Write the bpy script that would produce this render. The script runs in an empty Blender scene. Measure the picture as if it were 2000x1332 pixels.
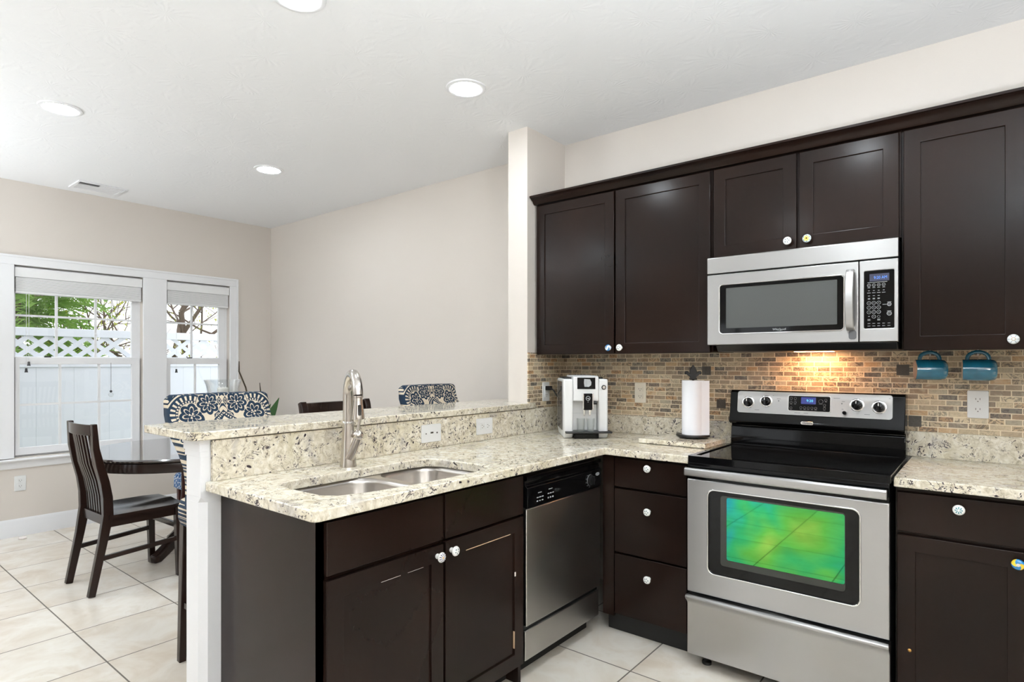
import bpy, bmesh, math, random
from mathutils import Vector, Matrix, Euler
S = bpy.context.scene
COL = S.collection
PI = math.pi

# ------------------------------------------------------------------ camera, world, exposure
cam_d = bpy.data.cameras.new('camera')
cam = bpy.data.objects.new('camera', cam_d)
COL.objects.link(cam)
cam_d.sensor_width = 36.0
cam_d.lens = 1158.12 / 2000 * 36
cam_d.shift_y = (709.52 - 666.0) / 2000
cam_d.clip_start = 0.05
cam.location = (2.128, -3.18, 1.326)
cam.rotation_euler = (math.radians(90), 0, math.radians(38.8635))
S.camera = cam

W = bpy.data.worlds.new('world')
S.world = W
W.use_nodes = True
bg = W.node_tree.nodes['Background']
bg.inputs[0].default_value = (0.93, 0.97, 1.0, 1)
bg.inputs[1].default_value = 1.72

S.view_settings.view_transform = 'Standard'
S.view_settings.look = 'None'
S.view_settings.exposure = 0.34
S.view_settings.gamma = 1.0
S.view_settings.use_curve_mapping = False
LAMP = 106.0          # radiance of one downlight lens
LAMP_COL = (0.865, 0.945, 1.0)
FILL_UPLIGHT = 345.0      # radiance of the out-of-view uplights added to brighten the ceiling
HOOD = 52.0          # radiance of the lamp under the microwave

# ------------------------------------------------------------------ node helpers
def srgb(r, g, b):
    f = lambda c: (c / 255 / 12.92) if c / 255 <= 0.04045 else ((c / 255 + 0.055) / 1.055) ** 2.4
    return (f(r), f(g), f(b), 1)

class V:
    """a float socket with arithmetic; ops build Math nodes"""
    def __init__(s, nt, sock): s.nt, s.k = nt, sock
    def op(s, o, *a):
        n = s.nt.nodes.new('ShaderNodeMath'); n.operation = o
        for i, x in enumerate((s,) + a):
            if isinstance(x, V): s.nt.links.new(x.k, n.inputs[i])
            else: n.inputs[i].default_value = x
        return V(s.nt, n.outputs[0])
    def __add__(s, o): return s.op('ADD', o)
    __radd__ = __add__
    def __sub__(s, o): return s.op('SUBTRACT', o)
    def __rsub__(s, o): return (s * -1.0) + o
    def __mul__(s, o): return s.op('MULTIPLY', o)
    __rmul__ = __mul__
    def __truediv__(s, o): return s.op('DIVIDE', o)
    def lt(s, o): return s.op('LESS_THAN', o)
    def gt(s, o): return s.op('GREATER_THAN', o)
    def abs(s): return s.op('ABSOLUTE')
    def sin(s): return s.op('SINE')
    def cos(s): return s.op('COSINE')
    def sqrt(s): return s.op('SQRT')
    def frac(s): return s.op('FRACT')
    def max(s, o): return s.op('MAXIMUM', o)
    def min(s, o): return s.op('MINIMUM', o)
    def atan2(s, o): return s.op('ARCTAN2', o)
    def smooth(s, a, b):
        n = s.nt.nodes.new('ShaderNodeMapRange'); n.interpolation_type = 'SMOOTHSTEP'
        s.nt.links.new(s.k, n.inputs[0]); n.inputs[1].default_value = a; n.inputs[2].default_value = b
        return V(s.nt, n.outputs[0])

class M:
    """one material and its node tree"""
    def __init__(s, name, rough=0.5, metal=0.0, color=(0.8, 0.8, 0.8, 1), **kw):
        s.m = bpy.data.materials.new(name); s.m.use_nodes = True
        s.nt = s.m.node_tree
        s.p = s.nt.nodes['Principled BSDF']
        s.set('Base Color', color); s.set('Roughness', rough); s.set('Metallic', metal)
        for k, v in kw.items(): s.set(k.replace('_', ' '), v)
    def node(s, t, **kw):
        n = s.nt.nodes.new('ShaderNode' + t)
        for k, v in kw.items(): setattr(n, k, v)
        return n
    def set(s, k, v):
        if isinstance(v, V): v = v.k
        if isinstance(v, bpy.types.NodeSocket): s.nt.links.new(v, s.p.inputs[k])
        else: s.p.inputs[k].default_value = v
    def link(s, a, b): s.nt.links.new(a.k if isinstance(a, V) else a, b)
    def coords(s):
        n = s.node('TexCoord'); x = s.node('SeparateXYZ'); s.link(n.outputs['Object'], x.inputs[0])
        return n.outputs['Object'], V(s.nt, x.outputs[0]), V(s.nt, x.outputs[1]), V(s.nt, x.outputs[2])
    def vec(s, x, y, z):
        n = s.node('CombineXYZ')
        for i, q in enumerate((x, y, z)):
            if isinstance(q, V): s.link(q, n.inputs[i])
            else: n.inputs[i].default_value = q
        return n.outputs[0]
    def noise(s, vec, scale, detail=3, rough=0.5, dist=0.0):
        n = s.node('TexNoise'); s.link(vec, n.inputs['Vector'])
        n.inputs['Scale'].default_value = scale; n.inputs['Detail'].default_value = detail
        n.inputs['Roughness'].default_value = rough; n.inputs['Distortion'].default_value = dist
        return V(s.nt, n.outputs['Fac'])
    def ramp(s, f, stops, interp='LINEAR'):
        n = s.node('ValToRGB'); n.color_ramp.interpolation = interp
        e = n.color_ramp.elements
        while len(e) < len(stops): e.new(0.5)
        for q, (p, c) in zip(e, stops): q.position = p; q.color = c
        s.link(f, n.inputs[0])
        return n.outputs[0]
    def mix(s, f, a, b, mode='MIX'):
        n = s.node('Mix', data_type='RGBA', blend_type=mode)
        for i, q in ((0, f), (6, a), (7, b)):
            if isinstance(q, V): s.link(q, n.inputs[i])
            elif isinstance(q, bpy.types.NodeSocket): s.link(q, n.inputs[i])
            else: n.inputs[i].default_value = q
        return n.outputs[2]
    def bump(s, h, dist=0.001, strength=1.0):
        n = s.node('Bump'); n.inputs['Distance'].default_value = dist; n.inputs['Strength'].default_value = strength
        s.link(h, n.inputs['Height']); s.link(n.outputs[0], s.p.inputs['Normal'])

def mat_paint(name, c, bump=0.0004, rough=0.6):
    a = M(name, rough, color=c)
    v, x, y, z = a.coords()
    n = a.noise(v, 3, 2)
    a.set('Base Color', a.mix(n * 0.5, c, (c[0] * 0.965, c[1] * 0.96, c[2] * 0.95, 1)))
    a.bump(a.noise(v, 220, 3), bump)
    return a.m

def mat_wood(name, dark, light, rough=0.3, axis='z', coat=0.28, crough=0.17, spec=0.05):
    a = M(name, rough)
    v, x, y, z = a.coords()
    sv = {'z': a.vec(x * 9.0, y * 9.0, z * 0.9), 'x': a.vec(x * 0.9, y * 9.0, z * 9.0), 'y': a.vec(x * 9.0, y * 0.9, z * 9.0)}[axis]
    g = a.noise(sv, 5, 5, 0.6, 0.6)
    blot = a.noise(v, 2.6, 1, 0.4)
    a.set('Base Color', a.mix((g * 0.10 + blot * 0.9), dark, light))
    a.set('Roughness', rough)
    a.set('Specular IOR Level', spec); a.set('Coat Weight', coat); a.set('Coat Roughness', crough)
    return a.m

def mat_granite(name):
    a = M(name, 0.06)
    v, x, y, z = a.coords()
    w = a.node('TexNoise'); a.link(v, w.inputs['Vector']); w.inputs['Scale'].default_value = 11; w.inputs['Detail'].default_value = 2
    wv = a.node('VectorMath', operation='MULTIPLY_ADD')
    a.link(w.outputs['Color'], wv.inputs[0]); wv.inputs[1].default_value = (0.075, 0.075, 0.075); a.link(v, wv.inputs[2])
    q = wv.outputs[0]
    patch = a.noise(v, 4.5, 3, 0.6, 0.8)
    swirl = a.noise(q, 40, 5, 0.7, 0.5)
    base = a.ramp(swirl, [(0.30, srgb(176, 164, 142)), (0.42, srgb(208, 198, 176)), (0.55, srgb(228, 220, 203)), (0.72, srgb(243, 239, 229))])
    base = a.mix((patch - 0.5).smooth(0.0, 0.2) * 0.4, base, srgb(196, 184, 146))
    gate = a.noise(v, 8, 3, 0.6, 0.5)
    gate2 = a.noise(q, 52, 2, 0.5)
    r1 = (a.noise(q, 34, 3, 0.6, 0.5) - 0.5).abs()
    fl = (1.0 - r1.smooth(0.012, 0.03)) * gate.smooth(0.42, 0.52) * gate2.smooth(0.485, 0.53)
    base = a.mix(fl, base, srgb(58, 50, 58))
    r2 = (a.noise(q, 66, 2, 0.5, 0.8) - 0.5).abs()
    fl2 = (1.0 - r2.smooth(0.006, 0.024)) * a.noise(v, 24, 2).smooth(0.48, 0.56)
    base = a.mix(fl2 * 0.65, base, srgb(120, 104, 88))
    grey = a.noise(v, 3.6, 3, 0.6, 1.0).smooth(0.56, 0.68)
    base = a.mix(grey * 0.4, base, srgb(140, 135, 142))
    spots = a.node('TexVoronoi'); a.link(q, spots.inputs['Vector']); spots.inputs['Scale'].default_value = 36
    sp = (1.0 - V(a.nt, spots.outputs['Distance']).smooth(0.14, 0.22)) * a.noise(v, 15, 2).smooth(0.53, 0.57)
    base = a.mix(sp, base, srgb(48, 38, 46))
    a.set('Base Color', base)
    return a.m

def mat_mosaic(name):
    a = M(name, 0.45)
    v, x, y, z = a.coords()
    u = x - y
    uv = a.vec(u, z, 0.0)
    b = a.node('TexBrick'); b.offset = 0.5; b.offset_frequency = 2; b.squash = 0.8; b.squash_frequency = 3
    a.link(uv, b.inputs['Vector'])
    b.inputs['Color1'].default_value = (0, 0, 0, 1); b.inputs['Color2'].default_value = (1, 1, 1, 1)
    b.inputs['Mortar'].default_value = (0.5, 0.5, 0.5, 1)
    b.inputs['Scale'].default_value = 1.0; b.inputs['Mortar Size'].default_value = 0.0021
    b.inputs['Mortar Smooth'].default_value = 0.1; b.inputs['Bias'].default_value = 0.0
    b.inputs['Brick Width'].default_value = 0.070; b.inputs['Row Height'].default_value = 0.0238
    rnd = a.node('SeparateColor'); a.link(b.outputs['Color'], rnd.inputs[0])
    r = V(a.nt, rnd.outputs[0])
    tile = a.ramp(r, [(0.0, srgb(104, 98, 90)), (0.16, srgb(186, 164, 134)), (0.28, srgb(128, 112, 96)), (0.40, srgb(206, 184, 150)),
                      (0.54, srgb(194, 152, 108)), (0.68, srgb(122, 116, 106)), (0.82, srgb(214, 196, 164)), (1.0, srgb(166, 142, 112))])
    off = a.vec(u + r * 7.3, z + r * 3.1, r * 5.0)
    n1 = a.noise(off, 30, 4, 0.6, 1.6)
    marb = ((r * 47.0).sin() * 0.5 + 0.5).smooth(0.25, 0.75) * 0.62 + 0.2
    tile = a.mix((1.0 - (n1 - 0.5).abs().smooth(0.0, 0.075)) * marb, tile, srgb(66, 58, 54))
    n2 = a.noise(off, 24, 3, 0.6, 1.0)
    tile = a.mix(n2.smooth(0.5, 0.75) * 0.5, tile, srgb(226, 212, 182))
    fac = V(a.nt, b.outputs['Fac'])
    a.set('Base Color', a.mix(fac, tile, srgb(232, 216, 188)))
    a.bump(1.0 - fac, 0.0012)
    return a.m

def mat_floor(name):
    a = M(name, 0.25)
    v, x, y, z = a.coords()
    uv = a.vec(x - 0.922, y + 0.872, 0.0)
    b = a.node('TexBrick'); b.offset = 0.0; b.squash = 1.0
    a.link(uv, b.inputs['Vector'])
    b.inputs['Color1'].default_value = (0, 0, 0, 1); b.inputs['Color2'].default_value = (1, 1, 1, 1)
    b.inputs['Scale'].default_value = 1; b.inputs['Mortar Size'].default_value = 0.0034; b.inputs['Mortar Smooth'].default_value = 0.1
    b.inputs['Bias'].default_value = 0; b.inputs['Brick Width'].default_value = 0.462; b.inputs['Row Height'].default_value = 0.462
    rnd = a.node('SeparateColor'); a.link(b.outputs['Color'], rnd.inputs[0]); r = V(a.nt, rnd.outputs[0])
    off = a.vec(x + r * 9.0, y + r * 4.0, r * 3.0)
    n = a.noise(off, 4.5, 4, 0.6, 0.5)
    t = a.ramp(n, [(0.3, srgb(213, 200, 183)), (0.48, srgb(223, 214, 201)), (0.62, srgb(229, 223, 213)), (0.78, srgb(215, 203, 187))])
    st = a.noise(off, 9, 5, 0.7, 0.5)
    t = a.mix(st.smooth(0.62, 0.74) * 0.28, t, srgb(180, 162, 140))
    fac = V(a.nt, b.outputs['Fac'])
    a.set('Base Color', a.mix(fac, t, srgb(110, 102, 94)))
    a.set('Roughness', fac * 0.5 + n * 0.12 + 0.17)
    a.bump(1.0 - fac, 0.0012)
    return a.m

def mat_steel(name, axis='x', c=(0.47, 0.465, 0.46, 1), rough=0.36, brushed=False):
    a = M(name, rough, 1.0, c)
    v, x, y, z = a.coords()
    k = {'x': (2.0, 260.0, 260.0), 'y': (260.0, 2.0, 260.0), 'z': (260.0, 260.0, 2.0)}[axis]
    n = a.noise(a.vec(x * k[0] * 0.1, y * k[1] * 0.1, z * k[2] * 0.1), 1.0, 1)
    a.set('Base Color', a.mix(n * 0.1, c, (c[0] * 0.8, c[1] * 0.8, c[2] * 0.8, 1)))
    if brushed:      # grain runs across, so highlights stretch upright
        tg = a.node('Tangent', direction_type='RADIAL', axis='Z')
        a.link(tg.outputs[0], a.p.inputs['Tangent'])
        a.set('Anisotropic', 0.75); a.set('Anisotropic Rotation', 0.25)
    return a.m

def flower(X, Z, cx, cz, R, n, ph=0.0):
    """navy blossom mask and the cream outlines inside it"""
    dx, dz = X - cx, Z - cz
    r = (dx * dx + dz * dz).sqrt() / R
    t = dz.atan2(dx)
    lobe = (t * (n / 2.0) + ph).cos().abs()
    body = r.lt(lobe * 0.22 + 0.80)
    loop = ((r - (lobe * 0.42 + 0.30)).abs()).lt(0.055) * r.gt(0.3)
    mid = r.lt(0.25) * ((t * 3.5).sin().gt(0.1)) * r.gt(0.08)
    core = r.lt(0.05)
    return body, loop.max(mid).max(core)

def mat_damask(name, top, half):
    """navy medallions and blossoms on cream; top = height of the chair back, half = half its width"""
    a = M(name, 0.85)
    v, x, y, z = a.coords()
    X = x.abs()
    Z0 = z - top
    # the print repeats down the cloth
    Z = ((Z0 / 0.36 + 40.0).frac() - 1.0) * 0.36
    navy = None; cream = None
    def add(b, c):
        nonlocal navy, cream      # later motifs cover what lies under them
        navy = b if navy is None else navy.max(b)
        cream = c if cream is None else (cream * (1.0 - b)).max(c)
    def clear(m):
        nonlocal navy, cream
        navy = navy * m; cream = cream * m
    # net of leaf shapes with pale veins
    ux, uz = X * 62.0, Z * 62.0
    la = ((ux + uz).sin() * (ux - uz).sin())
    leaf = la.gt(-0.12)
    vein = (la - 0.5).abs().lt(0.10) * (ux * 3.1 + uz * 1.7).sin().gt(-0.2)
    add(leaf, vein)
    # arcs with radial ticks in the upper corners
    dx, dz = X - 0.148, Z + 0.092
    r = (dx * dx + dz * dz).sqrt(); t = dz.atan2(dx)
    clear((r - 0.076).abs().gt(0.027))
    ring = (r - 0.076).abs().lt(0.021) * (dx + dz).gt(-0.035)
    tick = ring * (t * 24.0).sin().gt(0.2) * (r - 0.078).abs().lt(0.010)
    dots = ring * (r - 0.061).abs().lt(0.004) * (t * 30.0).sin().gt(0.0)
    add(ring, tick.max(dots))
    for cx, cz, R, n in ((0.146, -0.094, 0.055, 7), (0.066, -0.042, 0.052, 8), (0.215, -0.170, 0.052, 7), (0.14, -0.245, 0.055, 7), (0.0, -0.315, 0.055, 8)):
        hx, hz = X - cx, Z - cz
        rr = (hx * hx + hz * hz).sqrt()
        clear(rr.gt(R * 1.05))
        b, c = flower(X, Z, cx, cz, R, n, 0.4)
        add(b, c)
    # small leaf pair on the centre line
    lp = (X - 0.014).abs() / 0.012 + (Z + 0.032).abs() / 0.022
    clear(lp.gt(1.25)); add(lp.lt(1.0), (lp - 0.5).abs().lt(0.12))
    # pointed medallion in the middle
    d = X / 0.092 + (Z + 0.165).abs() / 0.098
    dd = d + (X * 46.0).cos() * 0.08
    clear(dd.gt(1.04))
    band = (dd - 0.86).abs().lt(0.15)
    dot2 = (dd - 0.88).abs().lt(0.05) * ((X - Z) * 420.0).sin().gt(0.0)
    inner = dd.lt(0.50)
    curl = ((X * 190.0).sin() * (Z * 190.0).cos()).abs().lt(0.25) * dd.lt(0.42)
    add(band, dot2); add(inner, curl)
    m = (navy * (1.0 - cream)).min(1.0)
    weave = a.noise(v, 500, 2)
    nv = a.mix(weave, srgb(5, 28, 48), srgb(18, 52, 78))
    cr = a.mix(weave, srgb(200, 184, 158), srgb(226, 214, 194))
    a.set('Base Color', a.mix(m, cr, nv))
    a.bump(weave, 0.0004)
    return a.m

def mat_knob(name, kind):
    a = M(name, 0.12, color=srgb(240, 240, 238))
    v, x, y, z = a.coords()
    r = (x * x + y * y).sqrt() / 0.0175; t = y.atan2(x)
    white = srgb(242, 242, 238)
    front = z.gt(0.022)
    if kind == 'petal':
        pet = (t * 2.5).cos().abs().gt(0.72) * (r - 0.42).abs().lt(0.2) * (a.noise(v, 260, 2).gt(0.45))
        c = a.mix(pet * front, white, srgb(70, 100, 108))
    elif kind == 'teal':
        pet = (t * 4.0).cos().abs().gt(0.7) * (r - 0.4).abs().lt(0.25)
        c = a.mix(pet * front, white, srgb(42, 122, 134))
    elif kind == 'sunflower':
        pet = r.lt((t * 3.0).cos().abs() * 0.3 + 0.45)
        c = a.mix(pet * front, srgb(214, 228, 230), srgb(236, 212, 96))
        c = a.mix(r.lt(0.22) * front, c, srgb(104, 64, 16))
        lf = (t * 3.0 + 1.57).cos().abs().gt(0.86) * (r - 0.72).abs().lt(0.12)
        c = a.mix(lf * front, c, srgb(88, 118, 104))
    elif kind == 'blue':
        n = (t * 2.0 + r * 5.0).sin()
        c = a.mix(n.gt(0.0) * r.gt(0.35), srgb(228, 236, 242), srgb(58, 122, 176))
    elif kind == 'spoke':
        sp = (t * 3.0).sin().abs().lt(0.16) * r.gt(0.42) * r.lt(0.95)
        c = a.mix(sp * front, srgb(226, 230, 230), srgb(48, 92, 108))
        c = a.mix(((r - 0.3).abs().lt(0.05)) * front, c, srgb(176, 144, 104))
    elif kind == 'swirl':
        n = (t * 2.0 + r * 3.0).sin()
        c = a.mix(n.gt(0.3) * r.gt(0.3), srgb(40, 128, 188), srgb(242, 206, 60))
        c = a.mix(r.lt(0.3) * front, c, srgb(240, 232, 220))
    else:   # daisy
        pet = (t * 5.0).cos().abs().gt(0.72) * (r - 0.55).abs().lt(0.32)
        c = a.mix(pet * front, white, srgb(118, 116, 138))
        c = a.mix(r.lt(0.18) * front, c, srgb(226, 170, 90))
    a.set('Base Color', c)
    a.set('Coat Weight', 0.5)
    return a.m

def mat_oven_glass(name):
    a = M(name, 0.025, 1.0)
    v, x, y, z = a.coords()
    n = a.noise(v, 4.2, 2, 0.5, 0.6)
    edge = ((x - 0.013).abs() / 0.22).max((z - 0.63).abs() / 0.14)
    c = a.ramp(n * 0.7 + (1.0 - edge) * 0.25, [(0.22, srgb(40, 146, 160)), (0.36, srgb(52, 164, 104)), (0.48, srgb(92, 174, 76)), (0.62, srgb(146, 184, 80)), (0.8, srgb(184, 178, 98))])
    a.set('Base Color', c)
    return a.m

def mat_glass(name, tint=(1, 1, 1, 1), rough=0.0, edge=4.0, gain=0.8):
    m = bpy.data.materials.new(name); m.use_nodes = True; nt = m.node_tree
    nt.nodes.clear()
    o = nt.nodes.new('ShaderNodeOutputMaterial'); mx = nt.nodes.new('ShaderNodeMixShader')
    t = nt.nodes.new('ShaderNodeBsdfTransparent'); g = nt.nodes.new('ShaderNodeBsdfGlossy'); f = nt.nodes.new('ShaderNodeLayerWeight')
    f.inputs[0].default_value = 0.5; pw = nt.nodes.new('ShaderNodeMath'); pw.operation = 'POWER'; pw.inputs[1].default_value = edge
    ma = nt.nodes.new('ShaderNodeMath'); ma.operation = 'MULTIPLY_ADD'; ma.inputs[1].default_value = gain; ma.inputs[2].default_value = 0.04
    nt.links.new(f.outputs['Facing'], pw.inputs[0]); nt.links.new(pw.outputs[0], ma.inputs[0]); t.inputs[0].default_value = tint; g.inputs['Roughness'].default_value = rough
    nt.links.new(ma.outputs[0], mx.inputs[0]); nt.links.new(t.outputs[0], mx.inputs[1]); nt.links.new(g.outputs[0], mx.inputs[2])
    nt.links.new(mx.outputs[0], o.inputs[0])
    return m

def mat_emit(name, c, s, base=(0.02, 0.02, 0.02, 1)):
    a = M(name, 0.4, color=base)
    a.set('Emission Color', c if len(c) == 4 else (*c, 1)); a.set('Emission Strength', s)
    return a.m

def mat_simple(name, c, rough=0.5, metal=0.0, nz=60, amt=0.06, **kw):
    a = M(name, rough, metal, c, **kw)
    v, x, y, z = a.coords()
    n = a.noise(v, nz, 2)
    a.set('Base Color', a.mix(n * amt, c, (c[0] * 0.5, c[1] * 0.5, c[2] * 0.5, 1)))
    return a.m

def mat_ceiling(name):
    a = M(name, 0.7, color=srgb(240, 240, 241))
    v, x, y, z = a.coords()
    n = a.noise(v, 2, 1)
    a.set('Base Color', a.mix(n * 0.3, srgb(241, 241, 242), srgb(236, 236, 238)))
    # stomped brush texture: star bursts of ridges
    vo = a.node('TexVoronoi'); a.link(v, vo.inputs['Vector']); vo.inputs['Scale'].default_value = 3.4
    d = a.node('VectorMath', operation='SUBTRACT'); sc = a.node('VectorMath', operation='SCALE'); a.link(v, sc.inputs[0]); sc.inputs['Scale'].default_value = 1.0
    a.link(sc.outputs[0], d.inputs[0]); a.link(vo.outputs['Position'], d.inputs[1])
    sx = a.node('SeparateXYZ'); a.link(d.outputs[0], sx.inputs[0])
    t = V(a.nt, sx.outputs[1]).atan2(V(a.nt, sx.outputs[0]))
    nn = a.noise(v, 14, 3, 0.6, 0.6)
    burst = (t * 17.0 + nn * 9.0).sin() * V(a.nt, vo.outputs['Distance']).smooth(0.02, 0.10) * nn.smooth(0.4, 0.7)
    a.bump(burst, 0.0011, 0.4)
    return a.m

MT = {}
MT['wall'] = mat_paint('beige_wall_paint', srgb(216, 208, 200))
MT['ceiling'] = mat_ceiling('white_ceiling_texture')
MT['trim'] = mat_paint('white_trim_paint', srgb(236, 236, 238), 0.0001, 0.35)
MT['floor'] = mat_floor('beige_floor_tile')
MT['granite'] = mat_granite('cream_granite')
MT['mosaic'] = mat_mosaic('stone_mosaic')
MT['wood'] = mat_wood('espresso_cabinet_wood', srgb(13, 9, 8), srgb(39, 25, 19), 0.27)
MT['wood_chair'] = mat_wood('black_brown_chair_wood', srgb(26, 17, 15), srgb(44, 28, 22), 0.25, 'z', 0.42, 0.12, 0.1)
MT['wood_table'] = mat_wood('dark_table_wood', srgb(26, 15, 13), srgb(40, 22, 18), 0.2, 'x', 1.0, 0.05, 0.5)
MT['wood_red'] = mat_wood('reddish_pedestal_wood', srgb(52, 20, 18), srgb(92, 40, 34), 0.25, 'z')
MT['cab_dark'] = mat_simple('dark_cabinet_interior', srgb(20, 15, 14), 0.5)
MT['bare'] = mat_simple('worn_bare_wood', srgb(196, 166, 134), 0.7)
MT['chip'] = mat_simple('white_paint_chip', srgb(236, 226, 220), 0.6)
MT['steel_x'] = mat_steel('brushed_steel_across', 'x', brushed=True)
MT['steel_y'] = mat_steel('brushed_steel_along', 'y', (0.52, 0.50, 0.475, 1), brushed=True)
MT['steel_sink'] = mat_steel('brushed_sink_steel', 'y', (0.52, 0.49, 0.46, 1), 0.3)
MT['nickel'] = mat_steel('brushed_nickel', 'z', (0.60, 0.56, 0.52, 1), 0.2)
MT['chrome'] = M('polished_chrome', 0.08, 1.0, (0.8, 0.8, 0.8, 1)).m
MT['black_gloss'] = mat_simple('black_enamel', srgb(9, 9, 10), 0.08, Specular_IOR_Level=0.22)
MT['black_glass'] = mat_simple('black_ceramic_glass', srgb(6, 6, 7), 0.05, Specular_IOR_Level=0.28)
MT['black'] = mat_simple('black_plastic', srgb(17, 17, 18), 0.35)
MT['grey_glass'] = mat_simple('grey_screen_mesh', srgb(78, 80, 79), 0.35, nz=900, amt=0.5)
MT['oven_glass'] = mat_oven_glass('iridescent_oven_coating')
MT['oven_frame'] = mat_simple('oven_glass_border', srgb(58, 60, 56), 0.08, 0.4)
MT['white_plastic'] = mat_simple('white_plastic', srgb(228, 228, 227), 0.3, nz=20, amt=0.03)
MT['ivory_plastic'] = mat_simple('ivory_plastic', srgb(238, 230, 214), 0.3, nz=20, amt=0.03)
MT['ivory_dark'] = mat_simple('outlet_slot_dark', srgb(60, 52, 46), 0.5)
MT['grey_mark'] = mat_simple('grey_print', srgb(170, 172, 174), 0.5)
MT['dim_mark'] = mat_simple('dim_grey_print', srgb(96, 97, 99), 0.5)
MT['dark_mark'] = mat_simple('dark_print', srgb(60, 60, 62), 0.5)
MT['paper'] = mat_simple('white_paper', srgb(238, 238, 242), 0.85, nz=300, amt=0.06)
MT['iron'] = mat_simple('black_cast_iron', srgb(16, 14, 13), 0.45, 0.3)
MT['mug'] = None
MT['glass'] = mat_glass('clear_window_glass')
MT['glassware'] = mat_glass('clear_glassware', (0.95, 0.96, 0.96, 1), 0.03, 1.8, 0.9)
MT['tank'] = mat_glass('smoked_water_tank', (0.42, 0.42, 0.42, 1), 0.05)
MT['vinyl'] = mat_simple('white_vinyl', srgb(224, 229, 239), 0.5, nz=3, amt=0.05)
MT['blind'] = mat_simple('white_blind_slat', srgb(236, 236, 236), 0.5, nz=30, amt=0.05)
MT['candle'] = mat_simple('ivory_wax', srgb(238, 236, 230), 0.6)
MT['leaf'] = mat_simple('green_plant_leaf', srgb(40, 84, 26), 0.4, nz=30, amt=0.5)
MT['stem'] = mat_simple('brown_stem', srgb(66, 54, 36), 0.7)
MT['pot'] = mat_simple('white_ceramic_pot', srgb(226, 222, 214), 0.3)
MT['soil'] = mat_simple('dark_soil', srgb(46, 34, 26), 0.9)
def mat_leaf(name, c):
    a = M(name, 0.7, color=c)
    v, x, y, z = a.coords()
    n = a.noise(v, 7, 3)
    col = a.ramp(n, [(0.3, (c[0] * 0.55, c[1] * 0.65, c[2] * 0.6, 1)), (0.6, c), (0.8, (min(1, c[0] * 1.35), min(1, c[1] * 1.15), c[2], 1))])
    a.set('Base Color', col)
    tr = a.node('BsdfTranslucent'); mx = a.node('MixShader'); mx.inputs[0].default_value = 0.5
    a.link(col, tr.inputs[0])
    out = a.nt.nodes['Material Output']
    a.link(a.p.outputs[0], mx.inputs[1]); a.link(tr.outputs[0], mx.inputs[2]); a.link(mx.outputs[0], out.inputs[0])
    return a.m
MT['fir'] = mat_leaf('green_fir_needles', srgb(152, 186, 100))
MT['bark'] = mat_simple('grey_brown_bark', srgb(112, 94, 82), 0.9, nz=25, amt=0.5)
MT['autumn'] = mat_leaf('yellow_green_leaf', srgb(190, 192, 84))
MT['grass'] = mat_simple('lawn_grass', srgb(110, 130, 76), 0.9, nz=40, amt=0.5)
MT['lamp'] = mat_emit('downlight_lens', LAMP_COL, LAMP, (0.9, 0.9, 0.9, 1))
MT['fill_up'] = mat_emit('fill_uplight_emitter', LAMP_COL, FILL_UPLIGHT, (0.9, 0.9, 0.9, 1))  # glow of the uplights added for ceiling fill
MT['hood_lamp'] = mat_emit('warm_hood_lamp', (1.0, 0.50, 0.24), HOOD)
MT['display'] = mat_emit('blue_display', srgb(22, 44, 140), 0.75)
MT['display_dim'] = mat_emit('violet_display', srgb(52, 56, 100), 0.5)
MT['digit'] = mat_emit('cyan_digits', srgb(90, 220, 250), 1.1)
MT['digit_blue'] = mat_emit('blue_digits', srgb(70, 140, 250), 1.1)
MT['brass'] = M('aged_brass', 0.3, 1.0, srgb(190, 146, 82)).m
MT['bluefab'] = None
MT['fridge_dark'] = mat_simple('toe_kick_black', srgb(14, 12, 12), 0.6)

def _mug():
    a = M('teal_glaze', 0.1)
    v, x, y, z = a.coords()
    n = a.noise(v, 30, 3)
    c = a.mix(n, srgb(16, 78, 104), srgb(34, 112, 138))
    s = a.noise(a.vec(x * 30.0, y * 90.0, z * 90.0), 1.0, 3)
    c = a.mix((x - 0.033).smooth(0.0, 0.02) * s.smooth(0.4, 0.6) * 0.8, c, srgb(140, 160, 158))
    a.set('Base Color', c); a.set('Coat Weight', 0.6)
    return a.m
MT['mug'] = _mug()
MT['mug_in'] = mat_simple('cream_glaze', srgb(226, 196, 168), 0.25)

def _bluefab():
    a = M('blue_white_print', 0.85)
    v, x, y, z = a.coords()
    vo = a.node('TexVoronoi'); vo.feature = 'DISTANCE_TO_EDGE'; a.link(v, vo.inputs['Vector']); vo.inputs['Scale'].default_value = 30
    a.set('Base Color', a.mix(V(a.nt, vo.outputs['Distance']).smooth(0.05, 0.12), srgb(226, 236, 246), srgb(48, 110, 176)))
    return a.m
MT['bluefab'] = _bluefab()
MT['damask'] = mat_damask('navy_cream_damask', 1.18, 0.235)

# ------------------------------------------------------------------ mesh helpers
ORG = {}
def rrect(a0, a1, b0, b1, r, n=6):
    pts = []
    for cx, cy, s in ((a1 - r, b1 - r, 0), (a0 + r, b1 - r, 1), (a0 + r, b0 + r, 2), (a1 - r, b0 + r, 3)):
        for i in range(n + 1):
            t = (s + i / n) * PI / 2
            pts.append((cx + r * math.cos(t), cy + r * math.sin(t)))
    return pts
def circ(cx, cy, r, n=24, r2=None, ph=0):
    return [(cx + r * math.cos(2 * PI * i / n + ph), cy + (r2 or r) * math.sin(2 * PI * i / n + ph)) for i in range(n)]

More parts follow.
